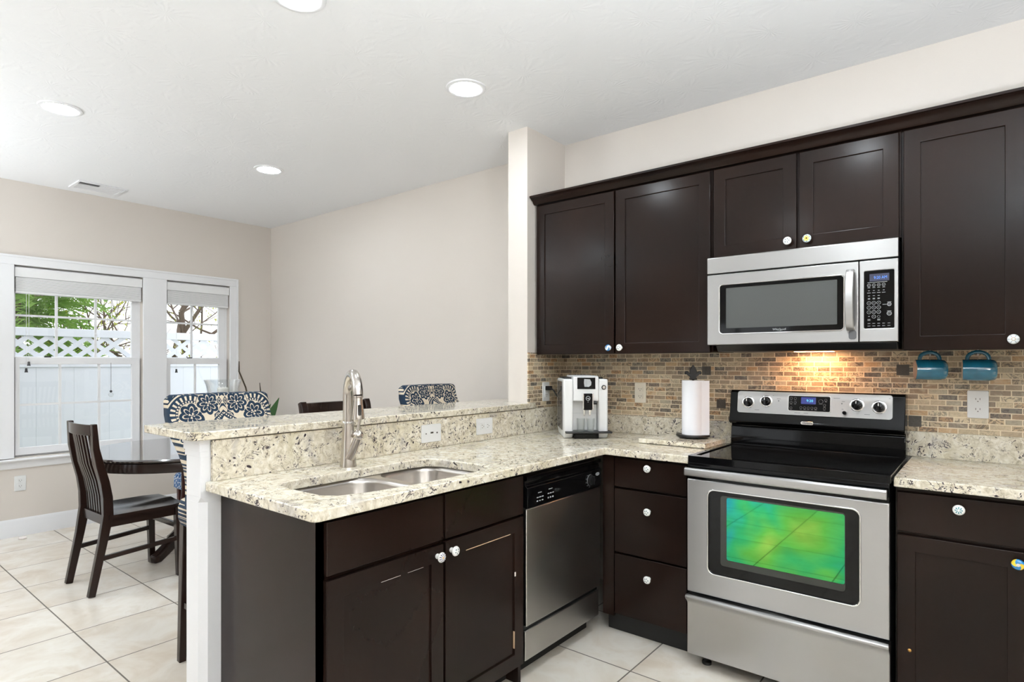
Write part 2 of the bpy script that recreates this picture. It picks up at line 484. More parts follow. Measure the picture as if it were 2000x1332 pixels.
class MB:
    def __init__(s): s.bm = bmesh.new(); s.mi = 0
    def face(s, vs):
        try:
            f = s.bm.faces.new(vs); f.material_index = s.mi; return f
        except ValueError: return None
    def box(s, x0, x1, y0, y1, z0, z1):
        x0, x1 = sorted((x0, x1)); y0, y1 = sorted((y0, y1)); z0, z1 = sorted((z0, z1))
        v = [s.bm.verts.new(p) for p in ((x0, y0, z0), (x1, y0, z0), (x1, y1, z0), (x0, y1, z0), (x0, y0, z1), (x1, y0, z1), (x1, y1, z1), (x0, y1, z1))]
        for q in ((0, 3, 2, 1), (4, 5, 6, 7), (0, 1, 5, 4), (1, 2, 6, 5), (2, 3, 7, 6), (3, 0, 4, 7)): s.face([v[i] for i in q])
        return s
    @staticmethod
    def p3(axis, a, b, h): return {'x': (h, a, b), 'y': (a, h, b), 'z': (a, b, h)}[axis]
    def prism(s, poly, axis, h0, h1):
        A = [s.bm.verts.new(s.p3(axis, a, b, h0)) for a, b in poly]
        B = [s.bm.verts.new(s.p3(axis, a, b, h1)) for a, b in poly]
        n = len(poly)
        s.face(A[::-1]); s.face(B)
        for i in range(n): s.face([A[i], A[(i + 1) % n], B[(i + 1) % n], B[i]])
        return s
    def plate(s, outer, holes, axis, h0, h1):
        """flat plate with holes; caps and walls share their vertices"""
        loops = {}
        for h in (h0, h1):
            es = []; loops[h] = []
            for lp in [outer] + holes:
                vs = [s.bm.verts.new(s.p3(axis, a, b, h)) for a, b in lp]
                loops[h].append(vs)
                es += [s.bm.edges.new((vs[i], vs[(i + 1) % len(vs)])) for i in range(len(vs))]
            r = bmesh.ops.triangle_fill(s.bm, use_beauty=True, use_dissolve=False, edges=es)
            for f in r['geom']:
                if isinstance(f, bmesh.types.BMFace): f.material_index = s.mi
        for A, B in zip(loops[h0], loops[h1]):
            for i in range(len(A)): s.face([A[i], A[(i + 1) % len(A)], B[(i + 1) % len(A)], B[i]])
        return s
    def loft(s, rings, cap0=True, cap1=True, close=True):
        R = [[s.bm.verts.new(p) for p in r] for r in rings]
        n = len(R[0])
        for A, B in zip(R, R[1:]):
            for i in range(n if close else n - 1): s.face([A[i], A[(i + 1) % n], B[(i + 1) % n], B[i]])
        if cap0: s.face(R[0][::-1])
        if cap1: s.face(R[-1])
        return s
    def lathe(s, prof, c=(0, 0, 0), axis='z', seg=24, cap0=True, cap1=True, mat=None):
        rings = []
        for r, h in prof:
            ring = []
            for i in range(seg):
                t = 2 * PI * i / seg
                a, b = r * math.cos(t), r * math.sin(t)
                p = Vector({'z': (a, b, h), 'x': (h, a, b), 'y': (b, h, a), '-y': (a, -h, b)}[axis])
                if mat: p = mat @ p
                ring.append(p + Vector(c))
            rings.append(ring)
        return s.loft(rings, cap0, cap1)
    def tube(s, pts, r, seg=10, cap=True):
        pts = [Vector(p) for p in pts]; n = len(pts)
        rr = r if isinstance(r, (list, tuple)) else [r] * n
        rings = []; up = None
        for i in range(n):
            d = (pts[min(i + 1, n - 1)] - pts[max(i - 1, 0)]).normalized()
            if up is None: up = Vector((0, 0, 1)) if abs(d.z) < 0.9 else Vector((1, 0, 0))
            a = d.cross(up).normalized(); b = a.cross(d).normalized(); up = b
            rings.append([pts[i] + (a * math.cos(2 * PI * k / seg) + b * math.sin(2 * PI * k / seg)) * rr[i] for k in range(seg)])
        return s.loft(rings, cap, cap)
    def strip(s, pts, w, t, wdir=(1, 0, 0)):
        """bar of rectangular section w (along wdir) by t along a path"""
        pts = [Vector(p) for p in pts]; n = len(pts); wd = Vector(wdir)
        ww = w if isinstance(w, (list, tuple)) else [w] * n
        tt = t if isinstance(t, (list, tuple)) else [t] * n
        rings = []
        for i in range(n):
            d = (pts[min(i + 1, n - 1)] - pts[max(i - 1, 0)]).normalized()
            q = d.cross(wd).normalized()
            a, b = wd * ww[i] / 2, q * tt[i] / 2
            rings.append([pts[i] - a - b, pts[i] + a - b, pts[i] + a + b, pts[i] - a + b])
        return s.loft(rings)
    def ball(s, c, r, seg=16):
        prof = [(max(r * math.sin(PI * i / 10), 0.0002), -r * math.cos(PI * i / 10)) for i in range(11)]
        return s.lathe(prof, c, 'z', seg)
    def xf(s, mat):
        bmesh.ops.transform(s.bm, matrix=mat, verts=s.bm.verts); return s

def obj(name, mb, mats, parent=None, smooth=35, bevel=0.0, seg=2, loc=None):
    """link ONE mesh object; world-space meshes are shifted to their thing's origin"""
    bm = mb.bm
    bmesh.ops.recalc_face_normals(bm, faces=bm.faces)
    org = Vector(loc) if loc is not None else (Vector(ORG.get(parent.name, (0, 0, 0))) if parent else Vector((0, 0, 0)))
    if org.length: bmesh.ops.translate(bm, verts=bm.verts, vec=-org)
    me = bpy.data.meshes.new(name); bm.to_mesh(me); bm.free()
    for m in (mats if isinstance(mats, (list, tuple)) else [mats]): me.materials.append(MT[m] if isinstance(m, str) else m)
    if smooth:
        me.shade_smooth(); me.set_sharp_from_angle(angle=math.radians(smooth))
    o = bpy.data.objects.new(name, me); COL.objects.link(o)
    if parent: o.parent = parent; ORG[o.name] = ORG.get(parent.name, (0, 0, 0))
    elif loc is not None: o.location = loc; ORG[o.name] = tuple(loc)
    if bevel:
        b = o.modifiers.new('edge', 'BEVEL'); b.width = bevel; b.segments = seg; b.limit_method = 'ANGLE'; b.angle_limit = math.radians(40)
    return o
def tag(o, label, cat, group=None, kind=None):
    o['label'] = label; o['category'] = cat
    if group: o['group'] = group
    if kind: o['kind'] = kind
    return o
def thing(name, label, cat, loc, rotz=None, group=None):
    o = bpy.data.objects.new(name, None); COL.objects.link(o); o.empty_display_size = 0.05
    o.location = loc
    if rotz is None: ORG[o.name] = tuple(loc)
    else: o.rotation_euler = (0, 0, rotz); ORG[o.name] = (0, 0, 0)
    return tag(o, label, cat, group)
def struct(name, mb, mats, **kw):
    o = obj(name, mb, mats, **kw)
    if not o.parent: o['kind'] = 'structure'
    return o
def text(name, body, size, loc, rot, mat, parent, extrude=0.0003, sx=1.0):
    cu = bpy.data.curves.new(name, 'FONT'); cu.body = body; cu.size = size; cu.extrude = extrude
    cu.align_x = 'CENTER'; cu.align_y = 'CENTER'; cu.resolution_u = 3
    cu.materials.append(MT[mat])
    tmp = bpy.data.objects.new(name, cu)
    me = bpy.data.meshes.new_from_object(tmp); bpy.data.objects.remove(tmp); bpy.data.curves.remove(cu)
    me.name = name
    o = bpy.data.objects.new(name, me); COL.objects.link(o); o.parent = parent
    o.location = Vector(loc) - Vector(ORG.get(parent.name, (0, 0, 0))); o.rotation_euler = rot; o.scale = (sx, 1, 1)
    return o
FACE_Y = (PI / 2, 0, 0)            # reads from the -Y side
FACE_X = (PI / 2, 0, PI / 2)       # reads from the +X side
def copy_thing(root):
    r = root.copy(); COL.objects.link(r); ORG[r.name] = ORG.get(root.name, (0, 0, 0))
    for ch in list(root.children):
        c = ch.copy(); COL.objects.link(c); c.parent = r
        for g in list(ch.children):
            d = g.copy(); COL.objects.link(d); d.parent = c
    return r

# ------------------------------------------------------------------ room shell
CZ = 2.725                        # ceiling
XL, XR, YB, YF = -3.68, 3.1, 0.04, -9.0
struct('floor', MB().box(XL - 0.2, XR + 0.2, YF - 0.2, YB + 0.2, -0.1, 0), 'floor')
struct('ceiling', MB().box(XL - 0.2, XR + 0.2, YF - 0.2, YB + 0.2, CZ, CZ + 0.1), 'ceiling')
struct('wall_back', MB().box(XL - 0.2, -0.07, YB, YB + 0.15, 0, CZ), 'wall')
struct('wall_kitchen', MB().box(-0.07, XR + 0.15, 0, YB + 0.15, 0, CZ), 'wall')
struct('wall_partition', MB().box(-0.145, 0.0, -0.395, 0.0, 0, CZ), 'wall')
struct('wall_right', MB().box(XR, XR + 0.15, YF, 0.0, 0, CZ), 'wall')
struct('wall_front', MB().plate([(XL, 0), (XR, 0), (XR, CZ), (XL, CZ)], [[(-2.6, 0.1), (-0.6, 0.1), (-0.6, 2.15), (-2.6, 2.15)]], 'y', YF - 0.15, YF), 'wall')
struct('window_3', MB().plate([(-2.6, 0.1), (-0.6, 0.1), (-0.6, 2.15), (-2.6, 2.15)], [rrect(-2.52, -1.64, 0.18, 2.07, 0.005, 1), rrect(-1.56, -0.68, 0.18, 2.07, 0.005, 1)], 'y', YF - 0.1, YF - 0.04), 'trim')  # unseen rear window, added to let more daylight into the room
W1 = (-2.04, -1.155); W2 = (-0.963, -0.39); WZ = (0.60, 2.08)
struct('wall_left', MB().plate([(YF, 0), (YB, 0), (YB, CZ), (YF, CZ)],
       [[(W1[0], WZ[0]), (W1[1], WZ[0]), (W1[1], WZ[1]), (W1[0], WZ[1])], [(W2[0], WZ[0]), (W2[1], WZ[0]), (W2[1], WZ[1]), (W2[0], WZ[1])]], 'x', XL - 0.14, XL), 'wall')
# half wall under the breakfast bar and its white end post
struct('wall_half', MB().box(-0.11, 0.0, -2.13, -0.395, 0, 1.059), 'wall')
post = MB()
post.prism([(-0.112, -2.258), (0.001, -2.258), (0.001, -2.13), (-0.112, -2.13)], 'z', 0.86, 1.0)
post.prism([(-0.112, -2.258), (-0.020, -2.258), (0.001, -2.234), (0.001, -2.13), (-0.112, -2.13)], 'z', 0.0, 0.84)
post.loft([[(-0.112, -2.258, 0.84), (-0.020, -2.258, 0.84), (0.001, -2.234, 0.84), (0.001, -2.13, 0.84), (-0.112, -2.13, 0.84)],
           [(-0.112, -2.258, 0.86), (0.0, -2.258, 0.86), (0.001, -2.257, 0.86), (0.001, -2.13, 0.86), (-0.112, -2.13, 0.86)]], False, False)
for g, z0, z1 in ((0.006, 1.0, 1.02), (0.012, 1.02, 1.045), (0.017, 1.045, 1.06)):
    post.prism([(-0.112 - g, -2.258 - g * 0.5), (0.001 + g * 0.5, -2.258 - g * 0.5), (0.001 + g * 0.5, -2.230), (0.0, -2.230), (0.0, -2.13), (-0.112 - g, -2.13)], 'z', z0 - 0.0003, z1)
post.box(-0.122, 0.001, -2.263, -2.13, 0, 0.09)
struct('trim_1', post, 'trim', bevel=0.002)
# baseboards
def baseboard(name, pts):
    mb = MB(); prof = [(0, 0), (0.016, 0), (0.016, 0.09), (0.011, 0.105), (0.011, 0.118), (0.004, 0.135), (0, 0.135)]
    (x0, y0), (x1, y1), (nx, ny) = pts
    mb.loft([[(x0 + nx * a, y0 + ny * a, b) for a, b in prof], [(x1 + nx * a, y1 + ny * a, b) for a, b in prof]])
    return struct(name, mb, 'trim')
baseboard('baseboard_left', ((XL, YF), (XL, YB), (1, 0)))
baseboard('baseboard_back', ((XL + 0.016, YB), (-0.145, YB), (0, -1)))
baseboard('baseboard_half', ((-0.11, -2.13), (-0.11, -0.395), (-1, 0)))

# ------------------------------------------------------------------ windows in the left wall
case = MB()
for y0, y1, z0, z1 in ((-2.23, W1[0], 0.6, 2.08), (W1[1], W2[0], 0.6, 2.08), (W2[1], -0.309, 0.6, 2.08), (-2.23, -0.309, 2.08, 2.155)):
    case.box(XL, XL + 0.016, y0, y1, z0, z1)
case.box(XL + 0.016, XL + 0.022, -0.327, -0.309, 0.6, 2.155)
case.box(XL + 0.016, XL + 0.022, -2.23, -0.327, 2.137, 2.155)
struct('trim_2', case, 'trim', bevel=0.003)
sill = MB().prism([(XL - 0.02, 0.595), (XL + 0.045, 0.595), (XL + 0.05, 0.588), (XL + 0.045, 0.578), (XL + 0.02, 0.574), (XL + 0.018, 0.53), (XL + 0.012, 0.52), (XL, 0.52), (XL, 0.575), (XL - 0.02, 0.575)], 'y', -2.27, -0.28)
struct('trim_3', sill, 'trim')
def window(n, Y, up, lo, ups, los):
    root = bpy.data.objects.new('window_%d' % n, None); COL.objects.link(root)
    root.location = (XL - 0.07, (Y[0] + Y[1]) / 2, WZ[0]); root['kind'] = 'structure'; ORG[root.name] = tuple(root.location)
    j = MB()
    j.plate([(Y[0], WZ[0]), (Y[1], WZ[0]), (Y[1], WZ[1]), (Y[0], WZ[1])], [[(Y[0] + 0.018, WZ[0] + 0.02), (Y[1] - 0.02, WZ[0] + 0.02), (Y[1] - 0.02, WZ[1] - 0.02), (Y[0] + 0.018, WZ[1] - 0.02)]], 'x', XL - 0.13, XL - 0.056)
    obj('window_frame', j, 'trim', root)
    def sash(name, x0, x1, yo, zo, yi, zi, vs, hs, gz):
        f = MB().plate([(yo[0], zo[0]), (yo[1], zo[0]), (yo[1], zo[1]), (yo[0], zo[1])], [[(yi[0], zi[0]), (yi[1], zi[0]), (yi[1], zi[1]), (yi[0], zi[1])]], 'x', x0, x1)
        o = obj(name, f, 'trim', root, bevel=0.003)
        g = MB(); xm = (x0 + x1) / 2
        for v in vs: g.box(xm - 0.006, xm + 0.006, v - 0.009, v + 0.009, zi[0], zi[1])
        for h in hs: g.box(xm - 0.005, xm + 0.005, yi[0], yi[1], h - 0.008, h + 0.008)
        obj('muntin', g, 'trim', o)
        obj('pane', MB().box(xm - 0.002, xm + 0.002, yi[0], yi[1], zi[0], zi[1]), 'glass', o)
    sash('upper_sash', XL - 0.095, XL - 0.06, (Y[0] + 0.012, Y[1] - 0.015), (1.335, 2.06), up, (1.378, 2.02), ups, (1.70,), 0)
    sash('lower_sash', XL - 0.058, XL - 0.025, (Y[0] + 0.012, Y[1] - 0.015), (0.615, 1.372), lo, (0.672, 1.318), los, (1.003,), 0)
    obj('sash_lock', MB().box(XL - 0.058, XL - 0.035, Y[0] + 0.2, Y[0] + 0.24, 1.372, 1.382), 'dark_mark', root)
    return root
window(1, W1, (-2.019, -1.222), (-2.0, -1.23), (-1.757, -1.487), (-1.742, -1.472))
window(2, W2, (-0.94, -0.467), (-0.917, -0.477), (-0.714,), (-0.697,))
def blind(Y, label):
    t = thing('window_blind', label, 'blind', (XL - 0.02, (Y[0] + Y[1]) / 2, 1.866), group='raised window blinds')
    obj('headrail', MB().box(XL - 0.04, XL + 0.006, Y[0] + 0.004, Y[1] - 0.004, 1.99, 2.066), 'blind', t, bevel=0.004)
    s = MB()
    for k in range(11): s.box(XL - 0.05, XL - 0.002, Y[0] + 0.012, Y[1] - 0.012, 1.886 + k * 0.0094, 1.8935 + k * 0.0094)
    o = obj('slat_stack', s, 'blind', t); o['kind'] = 'stuff'
    obj('bottom_rail', MB().box(XL - 0.052, XL, Y[0] + 0.01, Y[1] - 0.01, 1.866, 1.884), 'blind', t, bevel=0.004)
    return t
b1 = blind(W1, 'raised white slat blind in the wider window')
b2 = blind(W2, 'raised white slat blind in the narrower window by the corner')
def cord(t, y, z, n):
    c = obj('pull_cord', MB().tube([(XL - 0.006, y, 1.868), (XL - 0.006, y, z + 0.02)], 0.0012, 6), 'blind', t)
    obj('tassel', MB().lathe([(0.004, 0.034), (0.008, 0.03), (0.008, 0.02), (0.010, 0.008), (0.012, 0.0)], (XL - 0.006, y, z), 'z', 12), 'dark_mark', c)
cord(b1, -1.964, 1.255, 0); cord(b1, -1.948, 1.306, 0); cord(b2, -0.875, 1.24, 0)
cr = thing('hanging_crystal', 'clear crystal ball on a thin chain hanging in the wider window', 'ornament', (XL - 0.006, -1.395, 1.04))
obj('chain', MB().tube([(XL - 0.006, -1.395, 1.33), (XL - 0.006, -1.395, 1.09)], 0.0016, 6), 'dark_mark', cr)
obj('bead', MB().ball((XL - 0.006, -1.395, 1.088), 0.010, 10), 'dark_mark', cr)
obj('crystal_ball', MB().ball((XL - 0.006, -1.395, 1.06), 0.02, 12), 'glassware', cr)

# ------------------------------------------------------------------ recessed ceiling lights
def downlight(x, y, label, first=None):
    if first is not None:
        t = copy_thing(first); t.location = (x, y, CZ); t['label'] = label; return t
    t = thing('recessed_light', label, 'ceiling light', (x, y, CZ), 0, 'recessed ceiling lights')
    obj('trim_ring', MB().lathe([(0.074, 0.0), (0.076, -0.006), (0.088, -0.009), (0.100, -0.006), (0.102, 0.0)], (0, 0, 0), 'z', 40, False, False), 'trim', t)
    prof = [(0.074, 0.0)] + [(0.074 * math.cos(q * PI / 12), -0.003 - 0.010 * math.sin(q * PI / 12)) for q in range(0, 6)] + [(0.002, -0.013)]
    obj('lens', MB().lathe(prof, (0, 0, 0), 'z', 32, True, True), 'lamp', t)
    return t
L0 = downlight(0.054, -0.98, 'lit recessed light in the ceiling in front of the wall partition')
for x, y, lb in ((-1.839, -2.202, 'lit recessed light over the near side of the dining table, left in the photo'),
                 (-1.925, -0.949, 'lit recessed light over the dining area near the corner'),
                 (0.075, -1.93, 'lit recessed light cut off by the top edge of the photo'),
                 (1.5, -0.98, 'lit recessed light above the range'),
                 (1.5, -1.93, 'lit recessed light over the kitchen floor'),
                 (0.6, -3.9, 'lit recessed light behind the kitchen, near the middle of the room'),
                 (2.4, -3.9, 'lit recessed light behind the kitchen, by the right wall'),
                 (-1.7, -3.9, 'lit recessed light behind the kitchen, by the left wall')):
    downlight(x, y, lb, L0)
def fill_uplight(x, y, label, first=None):  # bowl uplights added out of view to brighten the ceiling evenly
    if first is not None:
        t = copy_thing(first); t.location = (x, y, 0); t['label'] = label; return t
    t = thing('fill_uplight', label, 'added fill light', (x, y, 0), 0, 'added fill uplights')
    obj('base', MB().lathe([(0.14, 0), (0.14, 0.015), (0.05, 0.03), (0.014, 0.05)], (0, 0, 0), 'z', 28), 'nickel', t)
    obj('pole', MB().lathe([(0.012, 0.05), (0.012, 1.30)], (0, 0, 0), 'z', 14), 'nickel', t)
    obj('uplight_bowl', MB().lathe([(0.03, 1.28), (0.10, 1.31), (0.17, 1.37), (0.20, 1.42), (0.195, 1.42), (0.16, 1.375), (0.09, 1.33), (0.03, 1.30)], (0, 0, 0), 'z', 32), 'trim', t)
    obj('glow_disc', MB().lathe([(0.001, 1.405), (0.15, 1.405), (0.15, 1.395), (0.001, 1.395)], (0, 0, 0), 'z', 28), 'fill_up', t)
    return t
F0 = fill_uplight(-2.9, -4.3, 'added bowl fill light toward the window wall, outside the picture')
for x, y, lb in ((2.85, -2.7, 'added bowl fill light beside the camera, right of the picture'), (2.85, -4.9, 'added bowl fill light by the right wall behind the camera')):
    fill_uplight(x, y, lb, F0)
v = thing('ceiling_vent', 'white rectangular air vent in the ceiling by the window wall', 'vent', (-3.4, -1.57, CZ))
obj('vent_frame', MB().plate([(-3.53, -1.735), (-3.27, -1.735), (-3.27, -1.405), (-3.53, -1.405)], [[(-3.365, -1.72), (-3.285, -1.72), (-3.285, -1.42), (-3.365, -1.42)], [(-3.5, -1.71), (-3.38, -1.71), (-3.38, -1.43), (-3.5, -1.43)]], 'z', CZ - 0.012, CZ), 'trim', v, bevel=0.002)
obj('vent_slot', MB().box(-3.365, -3.285, -1.72, -1.58, CZ - 0.004, CZ), 'dark_mark', v)
lv = MB()
for k in range(4): lv.box(-3.365 + k * 0.02, -3.353 + k * 0.02, -1.58, -1.42, CZ - 0.008, CZ)
for k in range(8): lv.box(-3.5 + k * 0.015, -3.49 + k * 0.015, -1.71, -1.43, CZ - 0.008, CZ)
obj('louver', lv, 'trim', v)

# ------------------------------------------------------------------ backsplash tile and granite
tile = MB()
tile.box(0.0, 2.62, -0.008, 0.0, 1.0, 1.62)
tile.box(0.0, 0.008, -0.395, -0.008, 1.05, 1.39)
tile.mi = 1
for x, z in ((0.905, 1.262), (0.985, 1.085), (1.80, 1.272), (1.845, 1.045)):
    tile.box(x, x + 0.048, -0.0095, -0.005, z, z + 0.048)
    for k in range(4):
        cx, cz = x + 0.024 + 0.012 * (1 if k % 2 else -1), z + 0.024 + 0.012 * (1 if k // 2 else -1)
        tile.prism(circ(cx, cz, 0.008, 8), 'y', -0.0115, -0.009)
deco = mat_simple('dark_relief_tile', srgb(92, 86, 78), 0.5, nz=160, amt=1.0)
struct('wall_backsplash', tile, ['mosaic', deco], smooth=0)
CT, CB = 0.914, 0.880
def splash(label, mb, loc):
    o = obj('granite_backsplash', mb, 'granite', loc=loc, bevel=0.002); tag(o, label, 'backsplash', 'granite backsplash strips')
splash('tall granite strip between the peninsula worktop and the raised bar', MB().box(0.0015, 0.021, -2.225, -0.0205, CT, 1.057), (0.01, -1.1, CT))
splash('low granite strip on the wall between coffee machine and range', MB().box(0.0225, 1.13, -0.02, -0.0005, CT, 1.018), (0.55, -0.01, CT))
splash('low granite strip on the wall right of the range', MB().box(1.81, 2.62, -0.02, -0.0005, CT, 1.025), (2.2, -0.01, CT))
# worktops
FX, FY = 0.667, -0.645
outer = [(0.0025, -2.243), (FX - 0.02, -2.243), (FX - 0.006, -2.237), (FX, -2.223), (FX, FY), (1.087, FY), (1.087, -0.001), (0.0025, -0.001)]
hole = [(0.605 - 0.0, -1.50), (0.61, -1.64), (0.60, -1.86), (0.575, -2.0), (0.545, -2.08), (0.50, -2.112), (0.34, -2.118), (0.262, -2.112), (0.228, -2.085), (0.217, -2.04), (0.218, -1.48), (0.235, -1.42), (0.29, -1.392), (0.50, -1.385), (0.57, -1.40), (0.596, -1.44)]
o = obj('worktop', MB().plate(outer, [hole], 'z', CB, CT), 'granite', loc=(0.35, -1.1, CB), bevel=0.004, seg=3)
tag(o, 'L-shaped cream granite worktop with the sink cut into it', 'worktop')
o = obj('worktop', MB().box(1.857, 2.62, FY, -0.001, CB, CT), 'granite', loc=(2.2, -0.3, CB), bevel=0.004, seg=3)
tag(o, 'short cream granite worktop right of the range', 'worktop')
bar = MB()
bar.plate([(-0.385, -2.30), (0.0, -2.30), (0.022, -2.293), (0.032, -2.27), (0.032, -0.36), (0.025, -0.345), (0.0035, -0.345), (0.0035, -0.399), (-0.149, -0.399), (-0.149, 0.036), (-0.385, 0.036)], [], 'z', 1.061, 1.091)
o = obj('breakfast_bar', bar, 'granite', loc=(-0.18, -1.2, 1.061), bevel=0.004, seg=3)
tag(o, 'raised granite breakfast bar top on the half wall', 'bar top')

# ------------------------------------------------------------------ cabinets
KNOB_PROF = [(0.0085, 0.0), (0.0095, 0.003), (0.0075, 0.009), (0.0075, 0.013), (0.012, 0.016), (0.0172, 0.021), (0.0178, 0.024), (0.0155, 0.028), (0.009, 0.031), (0.0005, 0.032)]
KM = {k: mat_knob('ceramic_knob_' + k, k) for k in ('petal', 'teal', 'sunflower', 'blue', 'spoke', 'swirl', 'daisy')}
def knob(parent, pos, face, kind, label):
    mb = MB().lathe(KNOB_PROF, (0, 0, 0), 'z', 24)
    me_o = obj('knob', mb, [KM[kind]], None)
    me_o.parent = parent; me_o.location = Vector(pos) - Vector(ORG[parent.name])
    me_o.rotation_euler = (PI / 2, 0, 0) if face == 'y' else (0, PI / 2, 0)
    me_o['label'] = label
def shaker(axis, face, a0, a1, z0, z1, st=0.057, wear=None):
    """panelled door; axis 'y' faces -Y, axis 'x' faces +X"""
    mb = MB(); s = 1 if axis == 'y' else -1
    mb.plate([(a0, z0), (a1, z0), (a1, z1), (a0, z1)], [[(a0 + st, z0 + st), (a1 - st, z0 + st), (a1 - st, z1 - st), (a0 + st, z1 - st)]], axis, face, face + s * 0.02)
    i = st - 0.004
    mb.prism([(a0 + i, z0 + i), (a1 - i, z0 + i), (a1 - i, z1 - i), (a0 + i, z1 - i)], axis, face + s * 0.007, face + s * 0.017)
    return mb
def slab(axis, face, a0, a1, z0, z1):
    s = 1 if axis == 'y' else -1
    return MB().prism([(a0, z0), (a1, z0), (a1, z1), (a0, z1)], axis, face, face + s * 0.019)
UY = -0.33
def upper(label, x0, x1, z0, z1, doors, knobs, stile=0.0):
    t = thing('wall_cabinet', label, 'cabinet', ((x0 + x1) / 2, -0.16, z0), group='dark upper cabinets')
    obj('body', MB().box(x0, x1, -0.309, -0.001 if z0 > 1.6 else -0.010, z0 + 0.003, z1), 'wood', t)
    for (a, b), k in zip(doors, knobs):
        d = obj('door', shaker('y', UY, a, b, z0, z1 - 0.008), 'wood', t, bevel=0.0025)
        if k: knob(d, (k[0], UY, k[1]), 'y', k[2], k[3])
    return t
UZ = 2.27
upper('tall two-door dark upper cabinet over the coffee machine', 0.012, 1.076, 1.378, UZ, [(0.02, 0.540), (0.550, 1.068)],
      [(0.518, 1.41, 'blue', 'round white and blue ceramic knob'), (0.585, 1.41, 'petal', 'white ceramic knob with grey petals')])
upper('short two-door dark upper cabinet above the microwave', 1.078, 1.848, 1.835, UZ, [(1.085, 1.457), (1.469, 1.842)],
      [(1.425, 1.872, 'petal', 'white ceramic knob with grey petals'), (1.505, 1.872, 'sunflower', 'white ceramic knob with a sunflower')])
upper('tall dark upper cabinet right of the microwave, mugs hung under it', 1.850, 2.62, 1.378, UZ, [(1.857, 2.228), (2.24, 2.612)],
      [(2.195, 1.414, 'spoke', 'white ceramic knob with blue spokes'), (2.272, 1.414, 'petal', 'white ceramic knob with grey petals')])
cm = MB()
prof = [(-0.0, 2.262), (-0.309, 2.262), (-0.333, 2.262), (-0.335, 2.272), (-0.343, 2.277), (-0.347, 2.286), (-0.362, 2.296), (-0.374, 2.304), (-0.378, 2.306), (-0.378, 2.316), (0.0, 2.316)]
prof2 = [(a, z) for a, z in prof if z > 2.2705] 
cm.prism([(-0.001, 2.2705), (-0.334, 2.2705), (-0.343, 2.277), (-0.347, 2.286), (-0.362, 2.296), (-0.374, 2.304), (-0.380, 2.306), (-0.380, 2.316), (-0.001, 2.316)], 'x', 0.0045, 2.64)
o = obj('crown_moulding', cm, 'wood', loc=(1.3, -0.19, 2.2705)); tag(o, 'dark crown moulding running along the top of the upper cabinets', 'moulding')

def base_box(mb, x0, x1, y0, y1, z0=0.1, z1=0.8785): mb.box(x0, x1, y0, y1, z0, z1)
PX = 0.63
t = thing('sink_cabinet', 'dark two-door base cabinet under the sink with plain end panel', 'cabinet', (0.32, -1.71, 0), group='dark base cabinets')
b = MB()
b.box(0.003, PX - 0.021, -2.189, -2.171, 0.0, 0.8785)          # end panel
b.box(0.003, PX - 0.021, -1.256, -1.238, 0.0, 0.8785)
b.box(0.003, 0.016, -2.171, -1.256, 0.1, 0.8785)
b.box(0.016, PX - 0.04, -2.171, -1.256, 0.09, 0.105)
b.plate([(-2.189, 0.09), (-1.238, 0.09), (-1.238, 0.8785), (-2.189, 0.8785)], [[(-2.14, 0.13), (-1.28, 0.13), (-1.28, 0.66), (-2.14, 0.66)]], 'x', PX - 0.04, PX - 0.021)
obj('body', b, 'wood', t)
obj('toe_kick', MB().box(PX - 0.10, PX - 0.085, -2.171, -1.256, 0, 0.09), 'fridge_dark', t)
obj('drawer_front', slab('x', PX, -2.176, -1.706, 0.705, 0.862), 'wood', t, bevel=0.002)
obj('drawer_front', slab('x', PX, -1.695, -1.246, 0.705, 0.862), 'wood', t, bevel=0.002)
d1 = shaker('x', PX, -2.176, -1.706, 0.088, 0.690); 
d1.mi = 1; d1.box(PX - 0.0075, PX + 0.0003, -1.98, -1.90, 0.6328, 0.6338); d1.box(PX - 0.0075, PX + 0.0003, -1.87, -1.80, 0.6328, 0.6336)
d1o = obj('door', d1, ['wood', 'chip'], t, bevel=0.0025)
knob(d1o, (PX, -1.737, 0.655), 'x', 'daisy', 'white ceramic knob with a daisy, left of the pair')
d2 = shaker('x', PX, -1.695, -1.246, 0.088, 0.695)
d2.mi = 1; d2.box(PX - 0.008, PX + 0.0003, -1.59, -1.33, 0.6375, 0.6410); d2.box(PX - 0.008, PX + 0.0003, -1.305, -1.303, 0.17, 0.24)
d2.mi = 2; d2.box(PX - 0.004, PX + 0.0006, -1.303, -1.296, 0.462, 0.48)
d2o = obj('door', d2, ['wood', 'bare', 'chip'], t, bevel=0.0025)
knob(d2o, (PX, -1.668, 0.660), 'x', 'petal', 'white ceramic knob with grey petals, right of the pair')

DY = -0.61
t = thing('drawer_cabinet', 'dark three-drawer base cabinet between dishwasher corner and range', 'cabinet', (0.87, -0.3, 0), group='dark base cabinets')
b = MB(); b.box(PX + 0.004, 1.082, -0.59, -0.03, 0.1, 0.8785)
obj('body', b, 'wood', t)
obj('toe_kick', MB().box(PX + 0.004, 1.082, -0.55, -0.535, 0, 0.1), 'fridge_dark', t)
obj('filler_panel', MB().box(PX + 0.004, 0.695, DY + 0.004, -0.59, 0.09, 0.8785), 'wood', t)
for z0, z1, kz, lb in ((0.727, 0.866, 0.833, 'top'), (0.408, 0.717, 0.631, 'middle'), (0.106, 0.399, 0.315, 'bottom')):
    d = obj('drawer', slab('y', DY, 0.70, 1.066, z0, z1), 'wood', t, bevel=0.002)
    knob(d, (0.883, DY, kz), 'y', 'petal', 'white ceramic knob with grey petals on the %s drawer' % lb)
t = thing('base_cabinet', 'dark base cabinet with drawer and door right of the range', 'cabinet', (2.2, -0.3, 0), group='dark base cabinets')
obj('body', MB().box(1.858, 2.62, -0.59, -0.03, 0.1, 0.8785), 'wood', t)
